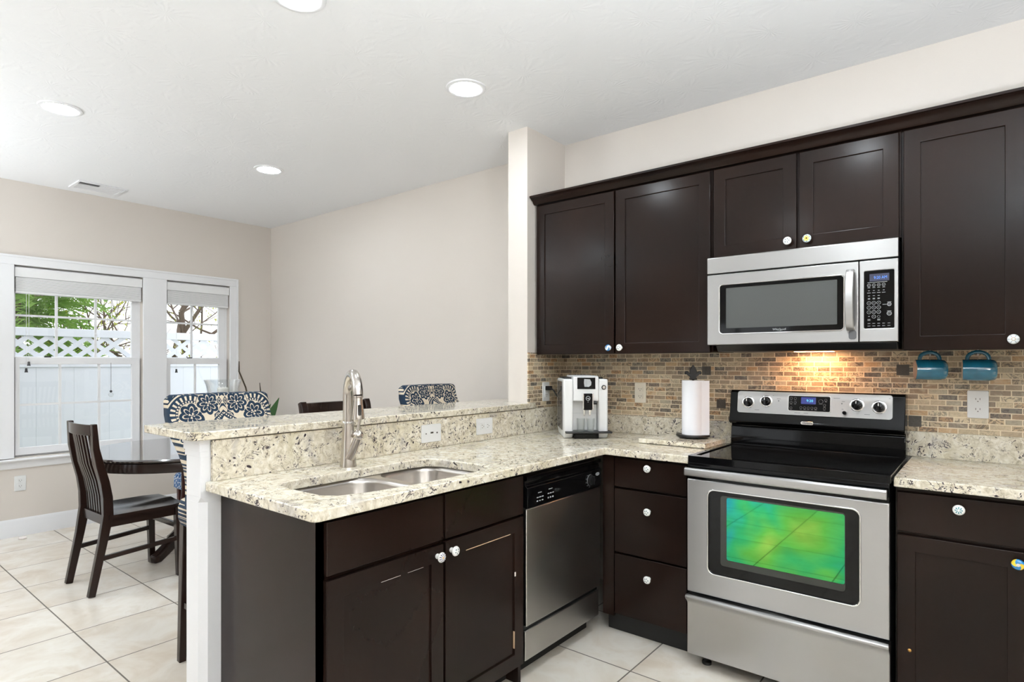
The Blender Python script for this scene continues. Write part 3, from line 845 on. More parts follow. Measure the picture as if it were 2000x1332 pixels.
obj('toe_kick', MB().box(1.858, 2.62, -0.55, -0.535, 0, 0.1), 'fridge_dark', t)
for a0, a1, kx, kd in ((1.863, 2.23, 2.045, 2.2), (2.242, 2.612, 2.427, 2.275)):
    d = obj('drawer', slab('y', DY, a0, a1, 0.716, 0.858), 'wood', t, bevel=0.002)
    knob(d, (kx, DY, 0.822), 'y', 'teal', 'white ceramic knob with a teal star')
    d = obj('door', shaker('y', DY, a0, a1, 0.10, 0.703), 'wood', t, bevel=0.0025)
    knob(d, (kd, DY, 0.668), 'y', 'swirl', 'blue and yellow painted ceramic knob')
    if a0 < 2: obj('brass_screw', MB().lathe([(0.006, 0), (0.006, 0.002), (0.003, 0.004), (0.0003, 0.0045)], (1.902, DY, 0.289), '-y', 12), 'brass', d)

# ------------------------------------------------------------------ dishwasher
t = thing('dishwasher', 'stainless dishwasher with black control panel beside the sink cabinet', 'dishwasher', (0.33, -0.93, 0))
y0, y1 = -1.232, -0.627
obj('tub', MB().box(0.06, PX - 0.03, y0 + 0.004, y1 - 0.004, 0.09, 0.872), 'black', t)
obj('door_panel', MB().box(PX - 0.03, PX + 0.002, y0 + 0.004, y1 - 0.004, 0.232, 0.719), 'steel_y', t, bevel=0.003)
cp = MB()
cp.prism([(PX - 0.03, 0.723), (PX + 0.006, 0.723), (PX + 0.008, 0.730), (PX + 0.008, 0.806), (PX - 0.004, 0.815), (PX - 0.008, 0.833), (PX + 0.004, 0.838), (PX + 0.008, 0.842), (PX + 0.008, 0.856), (PX - 0.03, 0.858)], 'y', y0 + 0.004, y1 - 0.004)
c = obj('control_panel', cp, 'black_gloss', t, bevel=0.0015)
obj('lower_panel', MB().box(PX - 0.025, PX - 0.006, y0 + 0.006, y1 - 0.006, 0.086, 0.209), 'steel_y', t, bevel=0.002)
obj('gap_strip', MB().box(PX - 0.03, PX - 0.016, y0 + 0.006, y1 - 0.006, 0.209, 0.232), 'black', t)
obj('toe_kick', MB().box(PX - 0.09, PX - 0.08, y0, y1, 0, 0.086), 'fridge_dark', t)
k = MB().lathe([(0.027, 0), (0.027, 0.004), (0.022, 0.004), (0.021, 0.016), (0.016, 0.018), (0.0005, 0.018)], (PX + 0.008, -0.735, 0.767), 'x', 28)
k.box(PX + 0.024, PX + 0.033, -0.739, -0.731, 0.748, 0.786)
ko = obj('dial', k, 'black', c)
obj('dial_ring', MB().lathe([(0.0275, 0), (0.0275, 0.0015), (0.0255, 0.0015), (0.0255, 0)], (PX + 0.0085, -0.735, 0.767), 'x', 40), 'grey_mark', c)
def pmark(*b): obj('printed_mark', MB().box(*b), 'grey_mark', c)
for q in range(3):
    pmark(PX + 0.008, PX + 0.0087, -1.165 + q * 0.018, -1.155 + q * 0.018, 0.741, 0.745)
    pmark(PX + 0.008, PX + 0.0087, -1.085 + q * 0.017, -1.076 + q * 0.017, 0.741, 0.747)
    pmark(PX + 0.008, PX + 0.0085, -1.165 + q * 0.018, -1.152 + q * 0.018, 0.756, 0.760)
    pmark(PX + 0.008, PX + 0.0085, -1.085 + q * 0.017, -1.073 + q * 0.017, 0.760, 0.764)
pmark(PX + 0.008, PX + 0.0087, -1.155, -1.13, 0.776, 0.779); pmark(PX + 0.008, PX + 0.0087, -1.078, -1.05, 0.779, 0.782)
for q in range(5):
    aa = math.radians(130 + q * 32); pmark(PX + 0.008, PX + 0.0087, -0.735 + 0.036 * math.cos(aa) - 0.004, -0.735 + 0.036 * math.cos(aa) + 0.004, 0.767 + 0.032 * math.sin(aa) - 0.001, 0.767 + 0.032 * math.sin(aa) + 0.001)
bd = obj('badge', MB().prism(circ(-0.668, 0.787, 0.017, 20, 0.0075), 'x', PX + 0.008, PX + 0.0098), 'grey_mark', c)
text('badge_lettering', 'Whirlpool', 0.0075, (PX + 0.0100, -0.668, 0.787), FACE_X, 'dark_mark', bd)

# ------------------------------------------------------------------ range
t = thing('range', 'stainless electric range with black glass cooktop and green-tinted oven window', 'range', (1.472, -0.35, 0))
RX0, RX1, RF = 1.095, 1.848, -0.675
obj('body', MB().box(RX0 + 0.002, RX1 - 0.002, -0.645, -0.03, 0.055, 0.895), 'black', t)
for x in (RX0 + 0.06, RX1 - 0.06):
    for y in (-0.60, -0.08):
        obj('foot', MB().lathe([(0.020, 0), (0.020, 0.012), (0.012, 0.018), (0.012, 0.055)], (x, y, 0), 'z', 16), 'black', t)
# drawer with a lip handle
dr = MB()
dr.prism([(RF, 0.058), (RF + 0.03, 0.058), (RF + 0.03, 0.318), (RF - 0.018, 0.322), (RF - 0.026, 0.318), (RF - 0.027, 0.309), (RF - 0.020, 0.301), (RF - 0.004, 0.286), (RF, 0.275)], 'x', RX0, RX1 + 0.001)
obj('drawer', dr, 'steel_x', t, bevel=0.003)
# oven door with rounded window
ox0, ox1, oz0, oz1 = 1.186, 1.756, 0.426, 0.786
od = MB().plate([(RX0, 0.331), (RX1, 0.331), (RX1, 0.822), (RX0, 0.822)], [rrect(ox0, ox1, oz0, oz1, 0.028, 8)], 'y', RF, RF + 0.03)
od_o = obj('oven_door', od, 'steel_x', t, bevel=0.004, seg=3)
obj('window_surround', MB().plate(rrect(ox0 - 0.003, ox1 + 0.003, oz0 - 0.003, oz1 + 0.003, 0.03, 8), [rrect(ox0 + 0.003, ox1 - 0.003, oz0 + 0.003, oz1 - 0.003, 0.026, 8)], 'y', RF - 0.004, RF + 0.006), 'chrome', od_o, bevel=0.002)
obj('window_glass', MB().plate(rrect(ox0 + 0.001, ox1 - 0.001, oz0 + 0.001, oz1 - 0.001, 0.027, 8), [rrect(1.240, 1.707, 0.470, 0.766, 0.012, 5)], 'y', RF + 0.004, RF + 0.012), 'black_glass', od_o)
obj('window_border', MB().plate(rrect(1.240, 1.707, 0.470, 0.766, 0.012, 5), [rrect(1.265, 1.705, 0.497, 0.760, 0.008, 4)], 'y', RF + 0.004, RF + 0.010), 'oven_frame', od_o)
obj('tinted_pane', MB().prism(rrect(1.265, 1.705, 0.497, 0.760, 0.008, 4), 'y', RF + 0.005, RF + 0.010), 'oven_glass', od_o)
h = MB()
h.prism([(RF - 0.034, 0.840), (RF - 0.014, 0.838), (RF - 0.014, 0.874), (RF - 0.030, 0.876), (RF - 0.037, 0.868), (RF - 0.038, 0.850)], 'x', RX0 + 0.0, RX1 - 0.004)
for x in (RX0 + 0.03, RX1 - 0.06): h.box(x, x + 0.03, RF - 0.016, RF + 0.01, 0.846, 0.868)
obj('handle', h, 'steel_x', od_o, bevel=0.003)
obj('front_rail', MB().box(RX0 + 0.001, RX1 - 0.001, RF + 0.004, -0.64, 0.822, 0.893), 'black_gloss', t, bevel=0.002)
ck = MB()
ck.plate(rrect(RX0 - 0.001, RX1 + 0.003, -0.672, -0.12, 0.012, 4), [rrect(RX0 + 0.022, RX1 - 0.020, -0.630, -0.150, 0.006, 3)], 'z', 0.893, 0.922)
obj('cooktop_frame', ck, 'black_gloss', t, bevel=0.006, seg=3)
obj('cooktop_glass', MB().box(RX0 + 0.020, RX1 - 0.018, -0.632, -0.148, 0.895, 0.917), 'black_glass', t)
gd = MB()
gd.prism([(-0.030, 0.895), (-0.10, 0.895), (-0.104, 0.935), (-0.096, 1.005), (-0.090, 1.010), (-0.094, 1.016), (-0.128, 1.024), (-0.136, 1.034), (-0.133, 1.05), (-0.120, 1.075), (-0.105, 1.18), (-0.092, 1.190), (-0.030, 1.190)], 'x', RX0 - 0.003, RX1 - 0.004)
g = obj('backguard', gd, 'black_gloss', t, bevel=0.005, seg=3)
# the sloping control face: points on it at height z lie at y = gy(z)
gy = lambda z: -0.120 + (z - 1.075) / 0.105 * 0.015
def on_guard(mb, poly, lift, thick):
    f0 = [(x, gy(z) - lift, z) for x, z in poly]; f1 = [(x, gy(z) - lift + thick, z) for x, z in poly]
    return mb.loft([f0, f1])
cf = obj('control_face', on_guard(MB(), rrect(1.131, 1.797, 1.079, 1.185, 0.012, 5), 0.005, 0.008), 'steel_x', g)
bz_ = obj('display_panel', on_guard(MB(), rrect(1.373, 1.552, 1.100, 1.170, 0.006, 4), 0.007, 0.004), 'black_glass', g)
obj('panel_rim', on_guard(MB(), rrect(1.369, 1.556, 1.096, 1.174, 0.008, 4), 0.006, 0.003), 'chrome', g)
obj('display', on_guard(MB(), rrect(1.428, 1.492, 1.133, 1.165, 0.002, 2), 0.0078, 0.002), 'display', bz_)
tl = math.atan2(0.015, 0.105)
text('clock_digits', '9:20', 0.017, (1.466, gy(1.149) - 0.0081, 1.148), (PI / 2 - tl, 0, 0), 'digit', bz_)
kp = MB()
for cx, cz in ((1.384, 1.158), (1.402, 1.158), (1.384, 1.138), (1.402, 1.138), (1.384, 1.112), (1.534, 1.154), (1.529, 1.115), (1.529, 1.130),
               (1.428, 1.115), (1.444, 1.115), (1.460, 1.115), (1.476, 1.115), (1.492, 1.115), (1.513, 1.147)):
    r = 0.010 if cx == 1.513 else 0.0058
    ring = circ(cx, cz, r, 14); inn = circ(cx, cz, r - 0.0013, 14)
    for i in range(14):
        q = [ring[i], ring[(i + 1) % 14], inn[(i + 1) % 14], inn[i]]
        on_guard(kp, q, 0.0077, 0.001)
    on_guard(kp, [(cx - r * 0.8, cz - r - 0.003), (cx + r * 0.8, cz - r - 0.003), (cx + r * 0.8, cz - r - 0.0015), (cx - r * 0.8, cz - r - 0.0015)], 0.0077, 0.001)
obj('touch_keys', kp, 'dim_mark', bz_)
for x0, x1, z0 in ((1.216, 1.238, 1.094), (1.318, 1.336, 1.152), (1.40, 1.425, 1.089), (1.44, 1.46, 1.0885), (1.565, 1.592, 1.164), (1.60, 1.612, 1.150), (1.69, 1.712, 1.096), (1.783, 1.789, 1.17), (1.60, 1.607, 1.115), (1.30, 1.303, 1.167)):
    obj('printed_mark', on_guard(MB(), [(x0, z0), (x1, z0), (x1, z0 + 0.0018), (x0, z0 + 0.0018)], 0.0054, 0.001), 'dim_mark', g)
for x, z in ((1.327, 1.143), (1.600, 1.141)): obj('printed_mark', on_guard(MB(), circ(x, z, 0.003, 10), 0.0054, 0.001), 'dim_mark', g)
rot = Matrix.Rotation(-tl, 4, 'X')
def stove_knob(x, z, r, ring=True):
    p = (x, gy(z) - 0.005, z)
    kb = MB().lathe([(r, 0), (r, 0.004), (r * 0.9, 0.012), (r * 0.86, 0.019), (r * 0.7, 0.021), (0.0004, 0.021)], p, '-y', 28, mat=rot)
    if ring:
        kb.box(x - r * 0.2, x + r * 0.2, p[1] - 0.030, p[1] - 0.018, z - r * 0.82, z + r * 0.82)
        kb.mi = 1; kb.box(x - 0.002, x + 0.002, p[1] - 0.0308, p[1] - 0.02, z + r * 0.35, z + r * 0.84)
    k = obj('knob', kb, ['black_gloss', 'white_plastic'], g)
    if ring: obj('knob_ring', MB().lathe([(r * 1.28, 0), (r * 1.28, 0.002), (r * 1.12, 0.0035), (r * 1.02, 0.0035), (r * 1.02, 0)], p, '-y', 32, mat=rot), 'chrome', k)
for x, z in ((1.184, 1.131), (1.269, 1.139), (1.661, 1.137), (1.747, 1.131)): stove_knob(x, z, 0.0225)
stove_knob(1.613, 1.099, 0.009, False)
lo_ = obj('badge', MB().prism(rrect(1.431, 1.487, 1.036, 1.052, 0.0078, 6), 'y', -0.142, -0.131), 'chrome', g, bevel=0.001)
text('badge_lettering', 'Whirlpool', 0.010, (1.459, -0.1426, 1.044), FACE_Y, 'dark_mark', lo_)

# ------------------------------------------------------------------ over-the-range microwave
t = thing('microwave', 'stainless over-the-range microwave with black keypad and curved handle', 'microwave', (1.464, -0.2, 1.38))
MX0, MX1, MF = 1.081, 1.847, -0.40
obj('body', MB().box(MX0 + 0.003, MX1 - 0.003, -0.375, -0.010, 1.412, 1.826), 'black', t)
obj('underside', MB().prism([(-0.372, 1.412), (-0.345, 1.381), (-0.02, 1.381), (-0.02, 1.412)], 'x', MX0 + 0.03, MX1 - 0.006), 'black', t, bevel=0.004)
obj('vent_strip', MB().prism([(MF, 1.749), (MF + 0.025, 1.749), (MF + 0.025, 1.826), (MF + 0.004, 1.826), (MF, 1.822)], 'x', MX0, MX1), 'steel_x', t, bevel=0.002)
XS = 1.711
md = MB().plate([(MX0, 1.413), (XS - 0.0015, 1.413), (XS - 0.0015, 1.743), (MX0, 1.743)], [rrect(1.139, 1.657, 1.464, 1.693, 0.016, 6)], 'y', MF, MF + 0.025)
m = obj('door', md, 'steel_x', t, bevel=0.003, seg=3)
obj('window_rim', MB().plate(rrect(1.136, 1.660, 1.461, 1.696, 0.018, 6), [rrect(1.141, 1.655, 1.466, 1.691, 0.014, 6)], 'y', MF - 0.003, MF + 0.006), 'chrome', m, bevel=0.0015)
obj('window_glass', MB().plate(rrect(1.140, 1.656, 1.465, 1.692, 0.015, 6), [rrect(1.168, 1.631, 1.489, 1.677, 0.002, 2)], 'y', MF + 0.003, MF + 0.01), 'black_glass', m)
obj('window_screen', MB().prism(rrect(1.168, 1.631, 1.489, 1.677, 0.002, 2), 'y', MF + 0.005, MF + 0.010), 'grey_glass', m)
text('door_lettering', 'Whirlpool', 0.0135, (1.403, MF + 0.0026, 1.4765), FACE_Y, 'grey_mark', m)
sw = MB(); sw.strip([(1.39 + 0.008 * i, MF + 0.0026, 1.470 + 0.0018 * abs(i - 2) ** 1.6) for i in range(6)], 0.0006, 0.0009, (0, 1, 0))
obj('logo_swoosh', sw, 'grey_mark', m)
hp = []
for i in range(17):
    q = i / 16; zz = 1.462 + q * 0.248
    hp.append((1.682, MF - 0.012 - 0.034 * math.sin(PI * q) ** 0.6, zz))
hd = MB().strip(hp, 0.030, 0.009, (1, 0, 0))
hd.box(1.667, 1.697, MF - 0.016, MF + 0.004, 1.462, 1.476); hd.box(1.667, 1.697, MF - 0.016, MF + 0.004, 1.698, 1.71)
obj('handle', hd, 'steel_x', m, bevel=0.003)
obj('handle_recess', MB().prism(rrect(1.674, 1.702, 1.424, 1.462, 0.010, 5), 'y', MF - 0.0012, MF + 0.003), 'dim_mark', m)
cpm = MB().plate([(XS + 0.0015, 1.413), (MX1, 1.413), (MX1, 1.743), (XS + 0.0015, 1.743)], [rrect(1.729, 1.833, 1.467, 1.700, 0.005, 4)], 'y', MF, MF + 0.025)
cpo = obj('control_panel', cpm, 'steel_x', t, bevel=0.003, seg=3)
kpad = obj('keypad', MB().prism(rrect(1.7285, 1.8335, 1.4665, 1.7005, 0.005, 4), 'y', MF + 0.003, MF + 0.01), 'black_glass', cpo)
def face_poly(mb, poly, y, th=0.0008): mb.prism(poly, 'y', y, y + th)
KY = MF + 0.0024
obj('display', MB().prism([(1.748, 1.657), (1.816, 1.657), (1.816, 1.687), (1.748, 1.687)], 'y', KY, KY + 0.001), 'display_dim', cpo)
text('clock_digits', '9:20 AM', 0.0165, (1.786, KY - 0.0003, 1.671), FACE_Y, 'digit_blue', cpo, sx=0.82)
kk = MB()
def ringp(cx, cz, r, w=0.0011):
    kk.plate(circ(cx, cz, r, 16), [circ(cx, cz, r - w, 16)], 'y', KY, KY + 0.0007)
def dash(cx, cz, w): kk.box(cx - w, cx + w, KY, KY + 0.0007, cz - 0.0008, cz + 0.0008)
cols = (1.746, 1.763, 1.780, 1.797, 1.815)
dash(1.775, 1.653, 0.034)
for i in range(4): ringp(cols[i], 1.642, 0.0062); dash(cols[i], 1.642, 0.002); dash(cols[i], 1.632, 0.005)
for i in range(4): dash(cols[i], 1.620, 0.003); dash(cols[i], 1.611, 0.006)
for i in range(3): dash(cols[i], 1.599, 0.0035); dash(cols[i], 1.589, 0.004); dash(cols[i], 1.586, 0.004)
for r_ in range(3):
    for i in range(3): ringp(cols[i], 1.570 - r_ * 0.0185, 0.0072); dash(cols[i], 1.570 - r_ * 0.0185, 0.0018)
ringp(cols[1], 1.5145, 0.0072); dash(cols[1], 1.5145, 0.0018); ringp(cols[2], 1.5145, 0.005, 0.0006)
for i in (0, 2): dash(cols[i], 1.504, 0.005); dash(cols[i], 1.500, 0.005)
dash(cols[0], 1.516, 0.003)
for i in range(5): dash(cols[i], 1.487, 0.0045); dash(cols[i], 1.477, 0.005)
ringp(1.816, 1.562, 0.0075, 0.002); ringp(1.816, 1.562, 0.003); dash(1.816, 1.571, 0.007); dash(1.800, 1.562, 0.007)
ringp(1.816, 1.525, 0.0085, 0.002); ringp(1.816, 1.525, 0.004); dash(1.816, 1.535, 0.007)
obj('key_print', kk, 'grey_mark', kpad)
hl = MB().box(1.40, 1.56, -0.13, -0.06, 1.3804, 1.382)
obj('cooktop_lamp', hl, 'hood_lamp', t)

# ------------------------------------------------------------------ sink and faucet
t = thing('sink', 'undermounted stainless double-bowl sink in the peninsula worktop', 'sink', (0.41, -1.75, 0.70))
def bowl(x0, x1, y0, y1, zb):
    mb = MB(); rings = []
    for ins, z, r in ((0, 0.879, 0.085), (0.004, 0.86, 0.083), (0.012, zb + 0.05, 0.078), (0.03, zb + 0.012, 0.07), (0.07, zb, 0.05)):
        rings.append([(a, b, z) for a, b in rrect(x0 + ins, x1 - ins, y0 + ins, y1 - ins, r, 8)])
    cx, cy = (x0 + x1) / 2, (y0 + y1) / 2
    mb.loft(rings, False, True)
    return mb, cx, cy
B1 = (0.205, 0.592, -2.105, -1.722); B2 = (0.205, 0.598, -1.690, -1.392)
for q in (B1, B2):
    mb, cx, cy = bowl(*q, 0.69)
    o = obj('bowl', mb, 'steel_sink', t, smooth=50)
    sol = o.modifiers.new('wall', 'SOLIDIFY'); sol.thickness = 0.0015; sol.offset = -1
    obj('drain', MB().lathe([(0.001, 0.003), (0.03, 0.002), (0.04, 0.004), (0.045, 0.001)], (cx, cy, 0.6905), 'z', 24, False, False), 'chrome', o)
obj('flange', MB().plate(rrect(0.185, 0.615, -2.135, -1.365, 0.06, 6), [rrect(*B1, 0.085, 8), rrect(*B2, 0.085, 8)], 'z', 0.8765, 0.8793), 'steel_sink', t)
t = thing('faucet', 'tall brushed nickel pull-down faucet behind the sink', 'faucet', (0.135, -1.748, CT), 0)
obj('base', MB().lathe([(0.0335, 0), (0.0335, 0.003), (0.031, 0.02), (0.028, 0.06), (0.0245, 0.12), (0.022, 0.17), (0.021, 0.185)], (0, 0, 0), 'z', 28), 'nickel', t)
dv = Vector((0.924, -0.40, 0)).normalized()
sp = [(0, 0, 0.17)] + [(0, 0, 0.185 + 0.02 * i) for i in range(6)]
R_ = 0.085
for i in range(1, 15):
    a = PI * i / 14 * 0.97
    sp.append(tuple(dv * (R_ - R_ * math.cos(a)) + Vector((0, 0, 0.285 + R_ * math.sin(a)))))
spr = [0.0215 - 0.0035 * i / len(sp) for i in range(len(sp))]
obj('spout', MB().tube(sp, spr, 18), 'nickel', t)
obj('collar', MB().lathe([(0.0215, 0.17), (0.0235, 0.172), (0.0235, 0.178), (0.0215, 0.18)], (0, 0, 0), 'z', 28, False, False), 'chrome', t)
end = Vector(sp[-1])
hd = MB().lathe([(0.015, 0.0), (0.0185, -0.002), (0.0185, -0.008), (0.0155, -0.010), (0.0165, -0.03), (0.0205, -0.06), (0.0235, -0.085), (0.0235, -0.089), (0.017, -0.091), (0.0005, -0.091)], tuple(end), 'z', 28)
ho = obj('spray_head', hd, 'nickel', t)
obj('spray_button', MB().prism(rrect(-0.006, 0.006, -0.075, -0.035, 0.004, 3), 'x', 0.0, 0.0225).xf(Matrix.Translation(end) @ Matrix.Rotation(math.atan2(-0.40, 0.924), 4, 'Z')), 'black', ho)
rd = Vector((0.7786, 0.6275, 0))
br = [tuple(rd * q + dv * 0.012 + Vector((0, 0, z))) for q, z in ((0.0, 0.035), (0.012, 0.06), (0.026, 0.095), (0.034, 0.118))]
obj('handle_stem', MB().tube(br, [0.022, 0.020, 0.0175, 0.017], 18), 'nickel', t)
bc = Vector(br[-1]) + rd * 0.003 + Vector((0, 0, 0.008))
hb = obj('handle_ball', MB().ball(tuple(bc), 0.0215, 20), 'nickel', t)
obj('lever', MB().tube([tuple(bc + Vector((0, 0, 0.015))), tuple(bc + rd * 0.002 + Vector((0, 0, 0.04))), tuple(bc + rd * 0.010 + Vector((0, 0, 0.075))), tuple(bc + rd * 0.02 + Vector((0, 0, 0.10)))], [0.008, 0.006, 0.007, 0.005], 12), 'nickel', hb)

# ------------------------------------------------------------------ outlets
def outlet(loc, face, label, horiz=False, mat='white_plastic', gfci=False, phone=False, deco=False):
    t = thing('wall_outlet', label, 'outlet', loc, {'y': 0, 'x': PI / 2}[face], 'white wall outlets')
    w, h = (0.128, 0.086) if horiz else (0.072, 0.116)
    obj('cover_plate', MB().prism(rrect(-w / 2, w / 2, -h / 2, h / 2, 0.005, 3), 'y', -0.006, -0.0004), mat, t, bevel=0.002)
    sk = MB(); sl = MB()
    if phone:
        sk.box(-0.012, 0.012, -0.0085, -0.005, -0.008, 0.010); sl.box(-0.009, 0.009, -0.0092, -0.007, -0.001, 0.007)
        sl.prism(circ(-0.036, 0.0, 0.003, 8), 'y', -0.0075, -0.005); sl.prism(circ(0.036, 0.0, 0.004, 8), 'y', -0.0075, -0.005)
    elif horiz:
        for s in (-1, 1):
            sk.prism(rrect(s * 0.021 - 0.015, s * 0.021 + 0.015, -0.017, 0.017, 0.006, 3), 'y', -0.0085, -0.005)
            for q in (-1, 1): sl.box(s * 0.021 - 0.006, s * 0.021 + 0.003, -0.0092, -0.008, q * 0.007 - 0.001, q * 0.007 + 0.001)
            sl.prism(circ(s * 0.021 + 0.009, 0, 0.0022, 8), 'y', -0.0092, -0.008)
    else:
        if deco: sk.prism(rrect(-0.0165, 0.0165, -0.034, 0.034, 0.003, 3), 'y', -0.0085, -0.005)
        for s in (-1, 1):
            if not deco: sk.prism(rrect(-0.017, 0.017, s * 0.021 - 0.015, s * 0.021 + 0.015, 0.006, 3), 'y', -0.0085, -0.005)
            for q in (-1, 1): sl.box(q * 0.007 - 0.001, q * 0.007 + 0.001, -0.0092, -0.008, s * 0.021 - 0.002, s * 0.021 + 0.006)
            sl.prism(circ(0, s * 0.021 - 0.008, 0.0022, 8), 'y', -0.0092, -0.008)
    obj('socket', sk, mat, t)
    obj('slots', sl, 'ivory_dark', t)
    return t
outlet((0.538, -0.008, 1.154), 'y', 'ivory outlet on the mosaic tile between coffee machine and paper towels', mat='ivory_plastic')
outlet((2.089, -0.008, 1.153), 'y', 'white outlet on the mosaic tile under the hanging mugs', deco=True)
outlet((0.021, -1.192, 0.988), 'x', 'white sideways phone jack plate on the granite strip nearer the faucet', True, phone=True)
outlet((0.021, -0.804, 0.990), 'x', 'white sideways outlet on the granite strip nearer the coffee machine', True)
outlet((0.008, -0.222, 1.153), 'x', 'white outlet left of the coffee machine with a black plug in it', deco=True)
outlet((XL, -2.003, 0.404), 'x', 'white outlet low on the wall under the windows', mat='white_plastic')

# ------------------------------------------------------------------ coffee machine and the glasses on its tray
CA = math.radians(40.3)
fm = Vector((0.402, -0.392, CT))                       # middle of the front face
nv = Vector((math.sin(CA), -math.cos(CA), 0))
ctr = fm - nv * 0.185
t = thing('coffee_machine', 'white bean-to-cup coffee machine with black screen in the worktop corner', 'coffee machine', tuple(ctr), CA)
# local axes: x across, -y front (y = -0.185), z up
w2, dF, dB, H = 0.122, -0.185, 0.16, 0.325
sideL = [(dB, 0.03), (dB, H), (dF, H), (dF, 0.02), (dF + 0.015, 0.0), (dB - 0.07, 0.0)]
bm_ = MB()
bm_.prism(sideL, 'x', -w2, -0.070); bm_.prism(sideL, 'x', 0.070, w2)
bm_.prism([(dF + 0.05, 0.0), (dB, 0.03), (dB, H), (dF + 0.05, H)], 'x', -0.070, 0.070)
obj('housing', bm_, 'white_plastic', t, bevel=0.008, seg=3)
up = MB(); up.prism([(dF - 0.004, 0.205), (dF - 0.004, H + 0.012), (dF + 0.02, H + 0.018), (dB - 0.03, H + 0.018), (dB - 0.03, 0.31), (dF + 0.10, 0.31), (dF + 0.10, 0.205)], 'x', -0.0695, 0.0695)
obj('brew_unit', up, 'white_plastic', t, bevel=0.004)
obj('lid', MB().box(-0.11, 0.11, -0.10, dB - 0.01, H, H + 0.008), 'black', t, bevel=0.003)
scr = obj('screen', MB().box(-0.048, 0.051, dF - 0.0058, dF - 0.003, 0.271, 0.334), 'black_glass', t)
cup_icon = MB().prism([(-0.008, 0.283), (0.016, 0.283), (0.028, 0.292), (0.030, 0.308), (0.022, 0.324), (-0.010, 0.326), (-0.012, 0.305)], 'y', dF - 0.0063, dF - 0.0055)
obj('screen_picture', cup_icon, 'grey_mark', scr)
sp_ = MB(); sp_.box(-0.018, 0.029, dF - 0.042, dF, 0.158, 0.248)
so = obj('spout', sp_, 'black_gloss', t, bevel=0.004)
ch = MB()
for x in (-0.023, 0.029): ch.box(x, x + 0.006, dF - 0.044, dF, 0.165, 0.249)
for x in (-0.013, 0.018): ch.lathe([(0.005, 0.0), (0.008, 0.03), (0.011, 0.04)], (x, dF - 0.024, 0.128), 'z', 12)
obj('spout_trim', ch, 'chrome', so, bevel=0.001)
lg = MB().plate(circ(0.0055, 0.222, 0.0125, 28), [circ(0.0055, 0.222, 0.0100, 28)], 'y', dF - 0.0432, dF - 0.042)
lg.box(-0.001, 0.012, dF - 0.0432, dF - 0.042, 0.2205, 0.2235); lg.box(0.009, 0.012, dF - 0.0432, dF - 0.042, 0.214, 0.2225); lg.box(0.003, 0.008, dF - 0.0432, dF - 0.042, 0.2010, 0.2035)
obj('logo', lg, 'grey_mark', so)
obj('milk_connector', MB().lathe([(0.008, 0), (0.010, 0.006), (0.010, 0.022)], (0.034, dF - 0.02, 0.197), 'x', 14), 'black', so)
dl = obj('dial', MB().lathe([(0.0125, 0), (0.0125, 0.006), (0.010, 0.008), (0.0005, 0.008)], (0.098, dF, 0.280), '-y', 24), 'black', t)
obj('dial_cap', MB().lathe([(0.008, 0.0075), (0.008, 0.010), (0.0005, 0.010)], (0.098, dF, 0.280), '-y', 20), 'chrome', dl)
obj('drip_tray', MB().box(-0.115, 0.140, dF - 0.035, dF + 0.049, 0.030, 0.040), 'black', t, bevel=0.003)
obj('tray_box', MB().box(-0.068, 0.0685, dF - 0.020, dF + 0.049, 0.0, 0.030), 'black_gloss', t, bevel=0.004)
obj('tray_shield', MB().plate([(-0.067, 0.041), (0.067, 0.041), (0.067, 0.135), (-0.067, 0.135)], [rrect(-0.0662, 0.0662, 0.0418, 0.1342, 0.001, 2)], 'y', dF + 0.0485, dF + 0.0498), 'grey_mark', t)
obj('water_tank', MB().prism([(dF + 0.06, 0.04), (dF + 0.06, 0.31), (dB - 0.06, 0.31), (dB - 0.06, 0.04)], 'x', -w2 - 0.004, -w2 + 0.02), 'tank', t, bevel=0.002)
Mi = (Matrix.Translation(ctr) @ Matrix.Rotation(CA, 4, 'Z')).inverted()
pw = [Mi @ Vector(p) for p in ((0.018, -0.222, 1.176), (0.055, -0.235, 1.174), (0.075, -0.235, 1.165), (0.10, -0.20, 1.10), (0.14, -0.16, 1.02))]
pc = obj('power_cord', MB().tube([tuple(p) for p in pw], [0.006, 0.006, 0.004, 0.004, 0.004], 8), 'black', t)
pl = MB().box(0.0172, 0.052, -0.238, -0.212, 1.162, 1.188).xf(Mi)
obj('plug', pl, 'black', pc, bevel=0.003)
Mw = Matrix.Translation(ctr) @ Matrix.Rotation(CA, 4, 'Z')
for i, (lx, lb) in enumerate(((-0.028, 'small empty glass on the coffee machine tray, on the side of the water tank'), (0.026, 'small empty glass on the coffee machine tray, under the dial side'))):
    p = Mw @ Vector((lx, dF + 0.0, 0.0402))
    g_ = MB().lathe([(0.019, 0.0), (0.0195, 0.004), (0.0225, 0.07), (0.0215, 0.07), (0.0185, 0.008), (0.0005, 0.007)], tuple(p), 'z', 24)
    o = obj('glass_cup', g_, 'glassware', loc=tuple(p)); tag(o, lb, 'glass', 'glasses on the drip tray')

